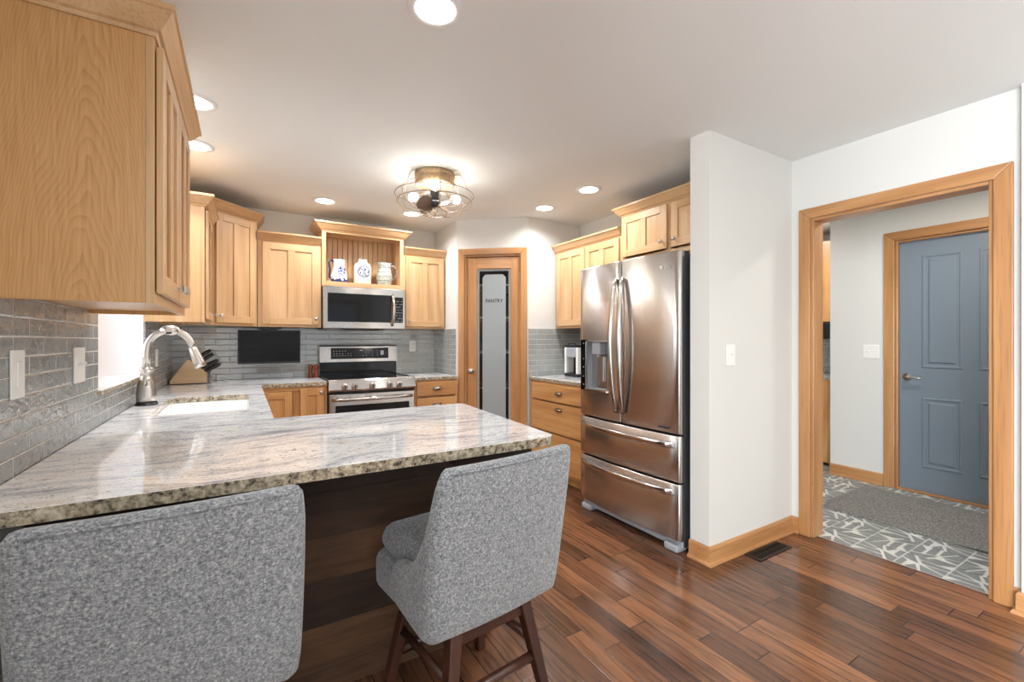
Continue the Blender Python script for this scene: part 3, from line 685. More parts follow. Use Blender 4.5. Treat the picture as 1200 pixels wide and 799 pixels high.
# faucet
t = thing('kitchen_faucet', 'brushed nickel gooseneck pull-down faucet behind the sink', 'faucet', (-.444, 3.06, .912))
m = MB(); m.lathe([(0, 0), (.050, 0), (.050, .006), (.046, .006), (.048, .014), (.0, .014)]); m.build('base_plate', 'black', t)
m = MB(); m.lathe([(0, .012), (.044, .012), (.045, .05), (.041, .10), (.029, .155), (.026, .178), (.033, .186), (.031, .20), (.022, .203), (0, .203)]); m.build('body', 'nickel', t)
P = [(0, 0, .20), (0, 0, .27)]
for i in range(13):
    a = PI-PI*.96*i/12; P.append((.101+.101*math.cos(a), 0, .290+.110*math.sin(a)))
m = MB(); m.tube(P, .0175, 14); m.build('spout', 'nickel', t)
e = Vector(P[-1]); dr = (e-Vector(P[-3])).normalized()
m = MB(); m.tube([e-dr*.005, e+dr*.02, e+dr*.085, e+dr*.115], [.018, .022, .029, .030], 16); m.build('spray_head', 'nickel', t)
m = MB(); m.lathe([(0, -.02), (.040, -.022), (.046, 0), (.040, .022), (0, .023)], (.100, 0, .402), 20, 0, 'y'); s_ = m.build('sensor_housing', 'nickel', t); 
for v in s_.data.vertices: v.co.z = .402+(v.co.z-.402)*.62
m = MB(); m.box(.085, .111, -.0265, -.022, .382, .389); m.build('sensor_slot', 'black', s_)
m = MB(); m.tube([(0, -.02, .10), (.01, -.05, .115), (.02, -.085, .15)], [.007, .006, .005], 10); m.build('lever', 'nickel', t)

# ------------------------------------------------------------------ refrigerator (local x towards the camera)
t = thing('refrigerator', 'tall stainless steel french-door refrigerator with water dispenser', 'refrigerator', (2.185, 2.622, 0), -PI/2)
FW = .905
def bow(x): return -.022*(1-((x-FW/2)/(FW/2))**2)
def curved_panel(m, x0, x1, z0, z1, th=.040, hole=None, n=14, edge=.014):
    xs = sorted(set([x0, x0+edge*.3, x0+edge, x1-edge, x1-edge*.3, x1]+[x0+edge+(x1-x0-2*edge)*i/n for i in range(n+1)]+([hole[0], hole[1]] if hole else [])))
    zs = sorted(set([z0, z0+.006, z1-.006, z1]+([hole[2], hole[3]] if hole else [])))
    def yy(x, z):
        y = bow(x)
        d = min(x-x0, x1-x); 
        if d < edge: y += edge*(1-math.sqrt(max(0, 1-((edge-d)/edge)**2)))
        if z in (z0, z1): y += .005
        return y
    V = {(x, z): m.V((x, yy(x, z), z)) for x in xs for z in zs}
    for i in range(len(xs)-1):
        for j in range(len(zs)-1):
            cx, cz = (xs[i]+xs[i+1])/2, (zs[j]+zs[j+1])/2
            if hole and hole[0] < cx < hole[1] and hole[2] < cz < hole[3]: continue
            m.face([V[xs[i], zs[j]], V[xs[i+1], zs[j]], V[xs[i+1], zs[j+1]], V[xs[i], zs[j+1]]], 0, True)
    back = {(x, z): m.V((x, th, z)) for x in (x0, x1) for z in (z0, z1)}
    m.face([back[x0, z0], back[x0, z1], back[x1, z1], back[x1, z0]], 1)
    m.face([V[x0, z] for z in zs]+[back[x0, z1], back[x0, z0]], 1); m.face([V[x1, z] for z in zs]+[back[x1, z1], back[x1, z0]], 1)
    m.face([V[x, z0] for x in xs]+[back[x1, z0], back[x0, z0]], 1); m.face([V[x, z1] for x in xs]+[back[x1, z1], back[x0, z1]], 1)
MB().box(.004, FW-.004, .044, .74, .03, 1.775).build('cabinet_shell', 'dgray', t, bevel=.004)
hole = (.095, .315, .90, 1.245)
m = MB(); curved_panel(m, .002, .443, .705, 1.79, hole=hole); ld = m.build('door', ['steelv', 'steelh'], t)
m = MB(); curved_panel(m, .449, FW-.002, .705, 1.79); rd = m.build('door', ['steelv', 'steelh'], t)
m = MB(); curved_panel(m, .002, FW-.002, .42, .693); d1 = m.build('freezer_drawer', ['steelv', 'steelh'], t)
m = MB(); curved_panel(m, .002, FW-.002, .075, .408); d2 = m.build('freezer_drawer', ['steelv', 'steelh'], t)
m = MB(); m.box(.01, FW-.01, .03, .10, .022, .066); m.build('toe_grille', 'lgray', t, bevel=.006)
for x in (.02, FW-.12): MB().box(x, x+.10, -.004, .09, 0, .045).build('foot_cover', 'lgray', t, bevel=.014, seg=3)
for x in (.02, FW-.11): MB().box(x, x+.09, .02, .11, 1.777, 1.795).build('hinge_cover', 'dgray', t, bevel=.005)
for xc, par, sg in ((.416, ld, -1), (.476, rd, 1)):
    pts = []; n = 16
    for i in range(n+1):
        s_ = i/n; z = .77+.90*s_; bowx = math.sin(PI*s_)
        pts.append((xc+sg*.0+sg*.010*bowx, bow(xc)-.012-.050*bowx**.7, z))
    m = MB(); m.tube(pts, .018, 12, flat=.55, up=(0, -1, 0)); m.build('handle', 'steelh', par)
for z, par in ((.640, d1), (.362, d2)):
    pts = []
    for i in range(17):
        s_ = i/16; x = .045+(FW-.09)*s_; pts.append((x, bow(x)-.008-.045*math.sin(PI*s_)**.45, z))
    m = MB(); m.tube(pts, .019, 12, flat=.5, up=(0, -1, 0)); m.build('handle', 'steelh', par)
# dispenser set into the left door
m = MB(); hx0, hx1, hz0, hz1 = hole; yf = bow(.2)-.002; yb = yf+.058
for q in ([(hx0, yf, hz0), (hx0, yb, hz0+.01), (hx0, yb, hz1), (hx0, yf, hz1)], [(hx1, yf, hz0), (hx1, yb, hz0+.01), (hx1, yb, hz1), (hx1, yf, hz1)], [(hx0, yb, hz0+.01), (hx1, yb, hz0+.01), (hx1, yb, hz1), (hx0, yb, hz1)],
          [(hx0, yf, hz0), (hx1, yf, hz0), (hx1, yb, hz0+.01), (hx0, yb, hz0+.01)], [(hx0, yf, hz1), (hx1, yf, hz1), (hx1, yb, hz1), (hx0, yb, hz1)]): m.face([m.V(p) for p in q])
disp = m.build('dispenser_recess', 'lgray', ld)
m = MB(); m.box(hx0-.008, hx0, yf-.004, yf+.01, hz0-.006, hz1+.006); m.box(hx1, hx1+.008, yf-.004, yf+.012, hz0-.006, hz1+.006); m.box(hx0, hx1, yf-.004, yf+.01, hz1, hz1+.006); m.box(hx0-.004, hx1+.004, yf-.016, yf+.03, hz0-.010, hz0+.004); m.build('dispenser_frame', 'steelh', ld, bevel=.002)
m = MB(); m.box(.022, .086, bow(.05)-.004, bow(.05)+.012, .89, 1.262); yk = bow(.05)-.0045
for z in (1.235, 1.12, 1.06, .99, .93): m.lathe([(0, 0), (.005, 0), (.005, .001), (0, .001)], (.054, yk, z), 10, 1, 'y')
m.build('control_panel', ['blackgl', 'mark'], ld)
MB().box(.150, .235, yf+.004, yf+.06, 1.155, hz1-.004).build('spout_block', 'lgray', ld, bevel=.006)
MB().box(.16, .225, yf+.045, yf+.055, .96, 1.14).build('dispenser_paddle', 'nickel', ld, bevel=.004)
m = MB(); m.lathe([(0, 0), (.0135, 0), (.0135, .0015), (0, .0015)], (.775, bow(.775)-.0015, 1.70), 20, 0, 'y'); lg = m.build('logo_badge', 'white', rd)
text_mesh('logo_text', 'LG', .032, 'mark', rd, Matrix.Translation((.825, bow(.825)-.002, 1.70)) @ FRONT)
MB().box(.755, .835, bow(.8)-.004, bow(.8)+.002, .728, .739).build('name_plate', 'dgray', rd)

# ------------------------------------------------------------------ range
t = thing('range', 'stainless steel electric range with black glass cooktop and five knobs', 'range', (.606, 3.965, 0), 0)
RW = .744
MB().box(.003, RW-.003, .03, .60, .02, .900).build('oven_body', 'dgray', t, bevel=.003)
m = MB(); m.box(0, RW, .035, .56, .900, .918); m.build('cooktop', 'blackgl', t, bevel=.003)
for a in (0, RW-.012): MB().box(a, a+.012, .03, .56, .918, .923).build('cooktop_rim', 'black', t)
m = MB(); m.prism([(-.030, .826), (-.036, .84), (-.018, .912), (-.004, .924), (.04, .924), (.04, .822), (-.02, .822)], 0, RW, 'x'); cp = m.build('control_panel', 'steel', t, bevel=.003)
for x in (.125, .205, .355, .505, .588):
    m = MB(); m.tube([(x, -.022, .868), (x, -.046, .863), (x, -.058, .861)], [.027, .026, .022], 20)
    kb = m.build('control_knob', 'nickel', cp); MB().box(x-.003, x+.003, -.064, -.05, .842, .882).build('grip', 'dgray', kb)
m = MB(); m.box(.006, RW-.006, -.012, .03, .27, .80, 0); od = m.build('oven_door', 'steel', t, bevel=.005)
MB().box(.055, RW-.055, -.016, -.011, .36, .705).build('oven_window', 'blackgl', od, bevel=.002)
m = MB(); pts = [(.035+(RW-.07)*i/12, -.03-.028*math.sin(PI*i/12)**.4, .757) for i in range(13)]; m.tube(pts, .014, 12); m.build('handle', 'steelh', od)
MB().box(.006, RW-.006, -.010, .03, .07, .255).build('storage_drawer', 'steel', t, bevel=.005)
m = MB(); m.box(.012, RW-.002, .565, .60, .918, 1.055, 0); m.build('riser', 'blackgl', t)
m = MB(); m.prism([(.545, 1.045), (.560, 1.198), (.600, 1.205), (.600, 1.045)], .008, RW+.002, 'x'); bgd = m.build('backguard', 'steel', t, bevel=.003)
MB().box(.008, RW+.002, .556, .602, 1.203, 1.209).build('backguard_cap', 'black', t)
m = MB(); m.hexa([(.108, .541, 1.078), (.655, .541, 1.078), (.655, .575, 1.078), (.108, .575, 1.078)], [(.108, .5535, 1.182), (.655, .5535, 1.182), (.655, .58, 1.182), (.108, .58, 1.182)])
for x in [.13+.026*i for i in range(7)]+[.40, .43, .46, .49, .54]:
    for z in (1.105, 1.125, 1.15):
        if random.random() < .8: y = .5395+(z-1.078)*.12; m.box(x, x+.010, y, y+.003, z, z+.004, 1)
m.box(.575, .605, .5425, .548, 1.11, 1.155, 1); m.box(.375, .40, .5445, .55, 1.152, 1.162, 1)
m.build('display_panel', ['blackgl', 'mark'], bgd)
text_mesh('logo_text', 'LG', .018, 'mark', bgd, Matrix.Translation((.70, .543, 1.075)) @ FRONT)

# ------------------------------------------------------------------ microwave
t = thing('microwave', 'stainless over-the-range microwave with black door glass and keypad', 'microwave', (.606, 4.235, 0), 0)
MW = .742
MB().box(.002, MW-.002, .03, .375, 1.362, 1.744).build('microwave_body', 'dgray', t, bevel=.003)
m = MB(); m.box(0, MW, -.004, .03, 1.362, 1.744); fr = m.build('front_panel', 'steel', t, bevel=.006)
MB().box(.036, .600, -.008, .0, 1.424, 1.682).build('door_glass', 'blackgl', fr, bevel=.002)
m = MB().box(.640, .716, -.008, .0, 1.424, 1.668)
for i in range(4):
    for j in range(8):
        if (i*3+j*5) % 7 < 5: m.box(.650+i*.016, .659+i*.016, -.0092, -.008, 1.437+j*.027, 1.441+j*.027, 1)
m.build('keypad', ['blackgl', 'mark'], fr)
pts = [(.612+.006*math.sin(PI*i/12), -.006-.045*math.sin(PI*i/12)**.5, 1.398+.288*i/12) for i in range(13)]
m = MB(); m.tube(pts, .014, 12); m.build('handle', 'steelh', fr)
for a in (.04, .56): MB().box(a, a+.12, .05, .13, 1.354, 1.362).build('underside_light', 'lgray', t)
m = MB(); m.box(.24, .50, .04, .30, 1.352, 1.362); m.build('grease_filter', 'black', t)

# ------------------------------------------------------------------ television under the cabinet
t = thing('television', 'small black flat television hung below the wall cabinets left of the range', 'television', (.20, 4.40, 0), 0)
m = MB(); m.box(-.24, .24, 0, .03, 1.055, 1.345); tv = m.build('housing', 'black', t, bevel=.004)
MB().box(-.229, .229, -.002, .001, 1.072, 1.336).build('screen', 'screen', t)
m = MB(); m.box(-.06, .06, .005, .05, 1.345, 1.358); m.box(-.09, .09, .0, .12, 1.357, 1.371); m.build('mount', 'black', t)

# ------------------------------------------------------------------ pantry door
t = thing('door_1', 'oak pantry door with frosted glass lettered pantry', 'door', (1.80, 4.04, 0), PANG); del t['category']; del t['label']; t['kind'] = 'structure'
x0, x1, z0, z1 = .104, .623, .012, 2.066; gx0, gx1, gz0, gz1 = .205, .540, .24, 1.955
m = MB(); y0, y1 = .012, .046
m.box(x0, gx0, y0, y1, z0, z1, 0); m.box(gx1, x1, y0, y1, z0, z1, 0); m.box(gx0, gx1, y0, y1, z0, gz0, 1); m.box(gx0, gx1, y0, y1, gz1, z1, 1)
dl = m.build('door_frame', ['trim', 'trimx'], t, bevel=.003)
MB().box(gx0, gx1, .028, .032, gz0, gz1).build('clear_pane', 'glass', t)
m = MB(); fx0, fx1, fz0, fz1, ch = .258, .490, .30, 1.900, .03
m.prism([(fx0+ch, fz0), (fx1-ch, fz0), (fx1, fz0+ch), (fx1, fz1-ch), (fx1-ch, fz1), (fx0+ch, fz1), (fx0, fz1-ch), (fx0, fz0+ch)], .025, .0275, 'y'); fp = m.build('frosted_panel', 'frost', t)
m = MB()
for a, b, c_, d_ in ((gx0, gx0+.022, gz0, gz1), (gx1-.022, gx1, gz0, gz1), (gx0+.022, gx1-.022, gz1-.022, gz1), (gx0+.022, gx1-.022, gz0, gz0+.022)): m.box(a, b, .0255, .0275, c_, d_)
m.build('frosted_border', 'frost', t)
text_mesh('pantry_lettering', 'PANTRY', .050, 'black', fp, Matrix.Translation((.374, .0245, 1.64)) @ FRONT, .0004, sx=.92)
m = MB(); m.lathe([(0, 0), (.026, 0), (.026, .004), (.010, .008), (.010, .028), (.022, .034), (.027, .046), (.022, .058), (0, .062)], (.150, .012, .955), 20, 0, 'y'); m.build('door_knob', 'nickel', t)
for z in (.25, 1.10, 1.86): MB().box(.620, .632, .004, .014, z-.045, z+.045).build('hinge', 'nickel', t, bevel=.002)
# pantry inside
struct(MB().box(1.88, 2.97, YB-.012, YB-.002, .01, H-.01).build('wall_pantry_shade', 'pantry_dark'))  # dark sheet over the back wall, painted as the pantry's inner shade
t = thing('pantry_shelves', 'stack of shelves seen dimly behind the pantry door glass', 'shelf', (0, 0, 0))
for z in (.35, .75, 1.12, 1.48, 1.82):
    MB().slab([(1.90, 4.30), (2.14, 4.12), (2.72, 3.72), (2.96, 3.72), (2.96, 4.60), (1.90, 4.60)], [], z, z+.02).build('shelf_board', 'white', t)

# ------------------------------------------------------------------ mudroom door and things
t = thing('door_2', '', 'door', (MX+.018, 1.555, 0), -PI/2); del t['category']; del t['label']; t['kind'] = 'structure'
m = MB(); DW = .872
m.box(.019, .891, .012, .045, .012, 2.078); 
def rpanel(x0, x1, z0, z1):
    def R(e, y): return [(x0+e, y, z0+e), (x1-e, y, z0+e), (x1-e, y, z1-e), (x0+e, y, z1-e)]
    m.loft([R(0, .012), R(.006, .006), R(.016, .006), R(.022, .0115), R(.040, .0115), R(.050, .004)], 0, False, caps=False)
    m.face([m.V(p) for p in R(.050, .004)])
for a, b in ((.165, .41), (.50, .745)):
    rpanel(a, b, .215, .79); rpanel(a, b, 1.03, 1.955)
m.build('door_slab', 'bluedoor', t, bevel=.002)
m = MB(); m.lathe([(0, 0), (.030, 0), (.030, .006), (.012, .010), (.012, .04), (0, .04)], (.072, .012, .95), 20, 0, 'y'); m.tube([(.072, -.028, .95), (.10, -.032, .952), (.15, -.03, .945), (.175, -.028, .948)], [.014, .012, .010, .008], 10); m.build('door_handle', 'nickel', t)
MB().box(0.0, .91, -.02, .06, .0, .016).build('threshold', 'trimx', t, bevel=.003)
t = tag(MB().slab([(3.75, .30), (4.56, .30), (4.56, 1.70), (3.93, 1.70), (3.745, 1.66)][0:5], [], .001, .014).build('rug', 'rug', bevel=.004), 'dark grey woven runner rug on the patterned mudroom tiles', 'rug')
def plate(name, label, cat, loc, rz, w=.072, h=.118, kind='outlet', group=None):
    t = thing(name, label, cat, loc, rz, group)
    MB().box(-w/2, w/2, -.006, 0, -h/2, h/2).build('cover_plate', 'white', t, bevel=.003)
    if kind == 'outlet':
        for z in (-.02, .02):
            m = MB(); m.box(-.016, .016, -.008, -.005, z-.013, z+.013); r = m.build('receptacle', 'white', t, bevel=.003)
            m = MB(); m.box(-.008, -.005, -.0085, -.0075, z-.004, z+.006); m.box(.005, .008, -.0085, -.0075, z-.004, z+.006); m.build('slot', 'dgray', r)
    elif kind == 'rocker':
        MB().box(-.016, .016, -.010, -.005, -.033, .033).build('rocker', 'white', t, bevel=.003)
    else:
        for x in ((0,) if kind == 'toggle' else (-.023, .023)):
            m = MB(); m.hexa([(x-.005, -.005, -.006), (x+.005, -.005, -.006), (x+.005, -.005, .006), (x-.005, -.005, .006)][::-1], [(x-.004, -.018, .004), (x+.004, -.018, .004), (x+.004, -.016, .012), (x-.004, -.016, .012)][::-1]); m.build('toggle', 'white', t)
    return t
plate('light_switch', 'white two-toggle switch plate beside the blue door', 'switch', (MX, 1.725, 1.157), -PI/2, .118, .12, 'double')
plate('light_switch', 'single toggle switch on the grey partition wall beside the refrigerator', 'switch', (2.433, 1.565, 1.172), 0, .085, .125, 'toggle')
plate('light_switch', 'white rocker switch on the left tiles at the picture edge', 'switch', (XL+.009, 1.640, 1.173), PI/2, .078, .125, 'rocker')
plate('light_switch', 'white two-toggle switch on the left tiles beside the sink window', 'switch', (XL+.009, 2.145, 1.172), PI/2, .118, .125, 'double')
plate('wall_outlet', 'white outlet on the back tiles right of the range', 'outlet', (1.545, YB-.009, 1.195), 0)
plate('wall_outlet', 'pale outlet on the back tiles above the knife block', 'outlet', (-.318, YB-.009, 1.20), 0)
plate('wall_outlet', 'white outlet on the window-wall tiles behind the faucet', 'outlet', (XL+.009, 3.80, 1.14), PI/2)
# utility cabinets past the mudroom wall
t = thing('utility_cabinet', 'sliver of oak cabinets past the mudroom wall, left of the light switch', 'cabinet', (5.0, 2.9, 0), -PI/2)
MB().box(0, .84, .0, .55, .03, .86).build('base_unit', 'oakd', t, bevel=.002)
MB().box(-.0, .845, -.02, .55, .86, .89).build('counter', 'granite', t, bevel=.003)
MB().box(0, .84, .25, .55, 1.45, 2.30).build('wall_unit', 'oakd', t, bevel=.002)
MB().box(.0, .84, .25, .55, 1.27, 1.44).build('appliance', 'black', t, bevel=.004)
MB().box(.0, .84, .53, .548, .89, 1.27).build('tile_panel', 'tile_y', t)
# floor register
t = thing('floor_vent', 'dark metal floor register beside the partition baseboard', 'vent', (2.515, 1.432, 0))
m = MB(); m.box(0, .335, 0, .096, 0, .002); m.box(0, .335, 0, .016, .002, .006); m.box(0, .335, .080, .096, .002, .006); m.box(0, .02, .016, .08, .002, .006); m.box(.315, .335, .016, .08, .002, .006); m.box(.02, .315, .045, .051, .002, .006)
m.build('frame', 'vent', t, bevel=.001)
m = MB()
for i in range(22): m.box(.024+i*.0133, .029+i*.0133, .016, .08, .002, .005)
m.build('louvers', 'vent', t)

# ------------------------------------------------------------------ small kitchen things
t = thing('knife_block', 'pale wooden knife block with black handled knives in the back corner', 'knife block', (-.485, 4.36, .912), 0)
m = MB(); m.prism([(0, .006), (.235, .006), (.235, .085), (.125, .195), (.105, .19), (0, .03)], -.055, .055, 'y'); m.build('block', 'block', t, bevel=.002)
MB().box(.003, .232, -.052, .052, 0, .006).build('block_base', 'black', t)
for r_, (bx, bz) in enumerate(((.142, .178), (.168, .152), (.195, .126), (.220, .100))):
    for c_ in (-.034, 0, .034):
        d = Vector((.78, 0, .62)) if r_ < 2 else Vector((.90, 0, .43))
        L_ = .135-.010*r_+.010*(c_ > 0)
        p = Vector((bx, c_, bz))
        m = MB(); m.tube([p-d*.01, p+d*.012, p+d*.05, p+d*L_*.85, p+d*L_], [.009, .012, .011, .013, .008], 8, flat=1.2)
        m.build('knife_handle', 'black', t)
for i, (x, y, lb) in enumerate(((.535, 4.50, 'red-brown wooden pepper mill, left of the pair beside the range'), (.580, 4.475, 'red-brown wooden pepper mill, right of the pair beside the range'))):
    t = thing('pepper_mill', lb, 'pepper mill', (x, y, .912), 0, 'pair of wooden mills beside the range')
    MB().lathe([(0, 0), (.024, 0), (.025, .01), (.022, .03), (.017, .05), (.021, .068), (.022, .078), (0, .078)]).build('mill_body', 'mill', t)
    MB().lathe([(.014, .078), (.020, .084), (.024, .098), (.021, .112), (.008, .12), (0, .122)]).build('mill_cap', 'mill', t)
    MB().sphere((0, 0, .125), .004).build('finial', 'nickel', t)
# crockery on display
def jug(name, label, x, prof, mat, hmat, handle, cat):
    t = thing(name, label, cat, (x, 4.42, 1.792), 0)
    t.scale = (1.12, 1.12, 1.12)
    m = MB(); m.lathe(prof, (0, 0, 0), 30); m.build('body', mat, t)
    if handle: m = MB(); m.tube(handle[0], handle[1], 10, flat=.7); m.build('handle', hmat, t)
    return t
jug('pitcher', 'blue and white ceramic pitcher at the left of the display shelf', .772, [(0, 0), (.062, 0), (.068, .02), (.066, .06), (.052, .11), (.043, .15), (.045, .185), (.050, .195), (.046, .195), (.040, .18), (.038, .15), (0, .14)], 'jugblue', plain('cobalt_glaze', sr(30, 40, 92), .15),
    ([(-.040, 0, .18), (-.068, 0, .188), (-.080, 0, .165), (-.072, 0, .11), (-.078, 0, .05), (-.062, 0, .03)], .011), 'pitcher')
M['cobalt'] = bpy.data.materials['cobalt_glaze']
t = jug('lidded_jar', 'white stoneware jar with round blue floral medallion, middle of the display shelf', .985, [(0, 0), (.066, 0), (.070, .008), (.070, .15), (.062, .175), (.040, .19), (.036, .205), (.040, .212), (.034, .214), (0, .20)], 'jar', 'jar', None, 'jar')
m = MB(); m.tube([(.028*math.cos(a), 0, .212+.026*math.sin(a)) for a in [PI*i/10 for i in range(11)]], .002, 8); m.build('bail_wire', 'nickel', t)
t = jug('pitcher', 'grey-green stoneware pitcher with looped handle, right of the display shelf', 1.195, [(0, 0), (.052, 0), (.055, .01), (.066, .05), (.068, .085), (.060, .12), (.052, .15), (.052, .175), (.062, .20), (.058, .20), (.046, .17), (0, .16)], 'stone', 'stone',
    ([(.052, 0, .178), (.085, 0, .182), (.108, 0, .15), (.105, 0, .10), (.07, 0, .052)], .008), 'pitcher')
# coffee maker
t = thing('coffee_maker', 'white and black single-serve coffee maker on the right counter', 'coffee maker', (2.64, 3.40, .912), -PI/2)
m = MB(); m.box(0, .20, 0, .28, 0, .03); m.build('drip_base', 'black', t, bevel=.008)
m = MB(); m.box(0, .030, .0, .28, .03, .275); m.box(.17, .20, .0, .28, .03, .275); m.box(.03, .17, .10, .28, .03, .275); m.build('side_housing', 'white', t, bevel=.008)
m = MB(); m.box(.032, .168, -.004, .10, .185, .275); m.build('brew_head', 'lgray', t, bevel=.008)
m = MB(); m.box(.032, .168, .09, .098, .03, .184); m.build('inner_panel', 'black', t)
m = MB(); m.box(.01, .19, .01, .27, .276, .300); m.tube([(.03, .03, .29), (.06, .015, .315), (.14, .015, .315), (.17, .03, .29)], .006, 8); m.build('lid', 'black', t, bevel=.008)
# loose wires under the left wall cabinet
t = tag(MB().tube([(-.345, 3.60, 1.372), (-.355, 3.58, 1.34), (-.37, 3.55, 1.315)], .0022, 6).tube([(-.325, 3.62, 1.372), (-.335, 3.60, 1.345), (-.35, 3.57, 1.32)], .0022, 6).build('light_wires', 'nickel'), 'pair of short loose wires hanging under the narrow wall cabinet above the faucet', 'wire')

# ------------------------------------------------------------------ counter stools (local front +y)
def stool_parts():
    t = thing('counter_stool', 'grey upholstered counter stool at left, its wide back nearest the camera', 'stool', (-.138, 1.425, 0), math.radians(3), 'upholstered stools at the peninsula')
    hw, yb_, r = .260, -.205, .045
    path = [(-hw+.004, .050), (-hw, .040), (-hw, .02), (-hw, -.01), (-hw, -.04), (-hw, -.075), (-hw, -.11), (-hw, -.14)]
    for i in range(6):
        a = PI+PI/2*i/5; path.append((-hw+r+r*math.cos(a), yb_+r+r*math.sin(a)))
    for i in range(1, 8): path.append((-hw+r+(2*hw-2*r)*i/8, yb_-.012*math.sin(PI*i/8)))
    path += [(-x, y) for x, y in path[:14][::-1]]
    def top(y):
        s_ = min(1, max(0, (y+.180)/.165)); q = min(1, max(0, (y+.01)/.06))
        return .600+.315*(1-s_)**3.2-.05*q*q
    rings = []
    n = len(path)
    for i, (x, y) in enumerate(path):
        p0 = Vector(path[max(0, i-1)]); p1 = Vector(path[min(n-1, i+1)]); d = (p1-p0).normalized(); nin = Vector((-d.y, d.x))
        th = .055 if y < -.17 else .036
        zt = top(y); zb = .405+.05*max(0, (y+.2)/.3)
        def pt(off, z):
            lean = -.075*(z-.42)/.48
            q = Vector((x, y))+nin*off
            return (q.x*(1+.02*(z-.42)), q.y+lean*1.0, z)
        e = .012
        ring = [pt(e, zb), pt(0, zb+e), pt(0, (zb+zt)/2), pt(0, zt-e), pt(e, zt), pt(th-e, zt), pt(th, zt-e), pt(th, (zb+zt)/2), pt(th, zb+e), pt(th-e, zb)]
        rings.append(ring)
    m = MB(); m.loft(rings, 0, True); m.build('backrest', 'fabric', t, subd=1)
    # piping along the outer top seam
    m = MB(); m.tube([Vector(rg[3])*1.0+Vector((0, 0, .001)) for rg in rings[13:-13]], .0024, 6); m.build('piping', 'fabric', t)
    def pad(x0, x1, y0, y1, z0, z1, r):
        m = MB(); rg = []
        for z, e in ((z0, r), (z0+r*.3, r*.3), (z0+r, 0), (z1-r, 0), (z1-r*.3, r*.3), (z1, r)):
            ring_ = []
            for cx, cy, a0 in ((x1-.04, y1-.04, 0), (x0+.04, y1-.04, 90), (x0+.04, y0+.04, 180), (x1-.04, y0+.04, 270)):
                for q in range(5):
                    a = math.radians(a0+22.5*q); ring_.append((cx+(.04-e)*math.cos(a), cy+(.04-e)*math.sin(a), z+(.008 if z > z1-.001 else 0)))
            rg.append(ring_)
        return m.loft(rg, 0, True)
    pad(-.247, .247, -.15, .205, .425, .535, .018).build('seat_base', 'fabric', t)
    pad(-.222, .222, -.15, .212, .530, .618, .034).build('seat_cushion', 'fabric', t)
    m = MB(); m.lathe([(0, .375), (.09, .375), (.09, .39), (.06, .395), (.06, .425), (0, .425)]); m.build('swivel_plate', 'black', t)
    m = MB(); m.box(-.14, .14, -.155, -.135, .34, .385); m.box(-.14, .14, .135, .155, .34, .385); m.box(-.145, -.125, -.135, .135, .34, .385); m.box(.125, .145, -.135, .135, .34, .385); m.build('apron', 'darkwood', t, bevel=.003)
    for sx, sy in ((-1, -1), (1, -1), (-1, 1), (1, 1)):
        a, b = (sx*.132, sy*.140), (sx*.205, sy*.205); h1, h2 = .021, .016
        q = ((-1, -1), (1, -1), (1, 1), (-1, 1))
        MB().hexa([(b[0]+u*h2, b[1]+v*h2, 0) for u, v in q], [(a[0]+u*h1, a[1]+v*h1, .40) for u, v in q]).build('leg', 'darkwood', t, bevel=.004)
    def P_(sx, sy, z): k_ = 1-z/.40; return Vector((sx*(.132+.073*k_), sy*(.140+.065*k_), z))
    for (a, b, z) in (((-1, -1), (1, -1), .20), ((-1, 1), (1, 1), .17), ((-1, -1), (-1, 1), .25), ((1, -1), (1, 1), .25)):
        m = MB(); m.tube([P_(*a, z), P_(*b, z)], .015, 4, flat=1.5); m.build('stretcher', 'darkwood', t)
    return t
st1 = stool_parts()
def copy_tree(o, parent=None):
    c = o.copy(); C.objects.link(c); c.parent = parent
    for ch in list(o.children): copy_tree(ch, c)
    return c
st2 = copy_tree(st1); st2.location = (.655, 1.395, 0); st2.rotation_euler = (0, 0, math.radians(8))
st2['label'] = 'grey upholstered counter stool in the middle, its seat and dark legs showing'

# ------------------------------------------------------------------ ceiling lights
CANS = [((.586, 1.496), 'recessed light nearest the camera at the top edge'), ((-.249, 3.296), 'recessed light touching the far end of the large left wall cabinet'), ((-.207, 2.694), 'recessed light half hidden by the crown of the large left wall cabinet'),
        ((.593, 4.049), 'recessed light above the television and back left cabinets'), ((1.348, 4.043), 'recessed light seen through the fan cage'), ((2.303, 3.251), 'recessed light in front of the pantry wall'), ((2.319, 2.676), 'recessed light in front of the refrigerator cabinet')]
can0 = None
for (x, y), lb in CANS:
    if can0 is None:
        can0 = t = thing('recessed_light', lb, 'ceiling light', (x, y, H), 0, 'recessed lights in the ceiling')
        MB().lathe([(.072, 0), (.098, 0), (.098, -.004), (.085, -.008), (.072, -.006), (.072, 0)], (0, 0, 0), 36, caps=False).build('trim_ring', 'can', t)
        MB().lathe([(0, -.0045), (.078, -.0045), (.078, -.001), (0, -.001)], (0, 0, 0), 32).build('lens', 'canglow', t)
    else:
        t = copy_tree(can0); t.location = (x, y, H); t['label'] = lb
    l = bpy.data.lights.new('can_lamp', 'AREA'); l.shape = 'DISK'; l.size = .15; l.energy = 3.9; l.color = (.98, .98, 1.0); l.spread = math.radians(150)
    lo = bpy.data.objects.new('can_lamp', l); C.objects.link(lo); lo.location = (0, 0, -.012); lo.parent = t
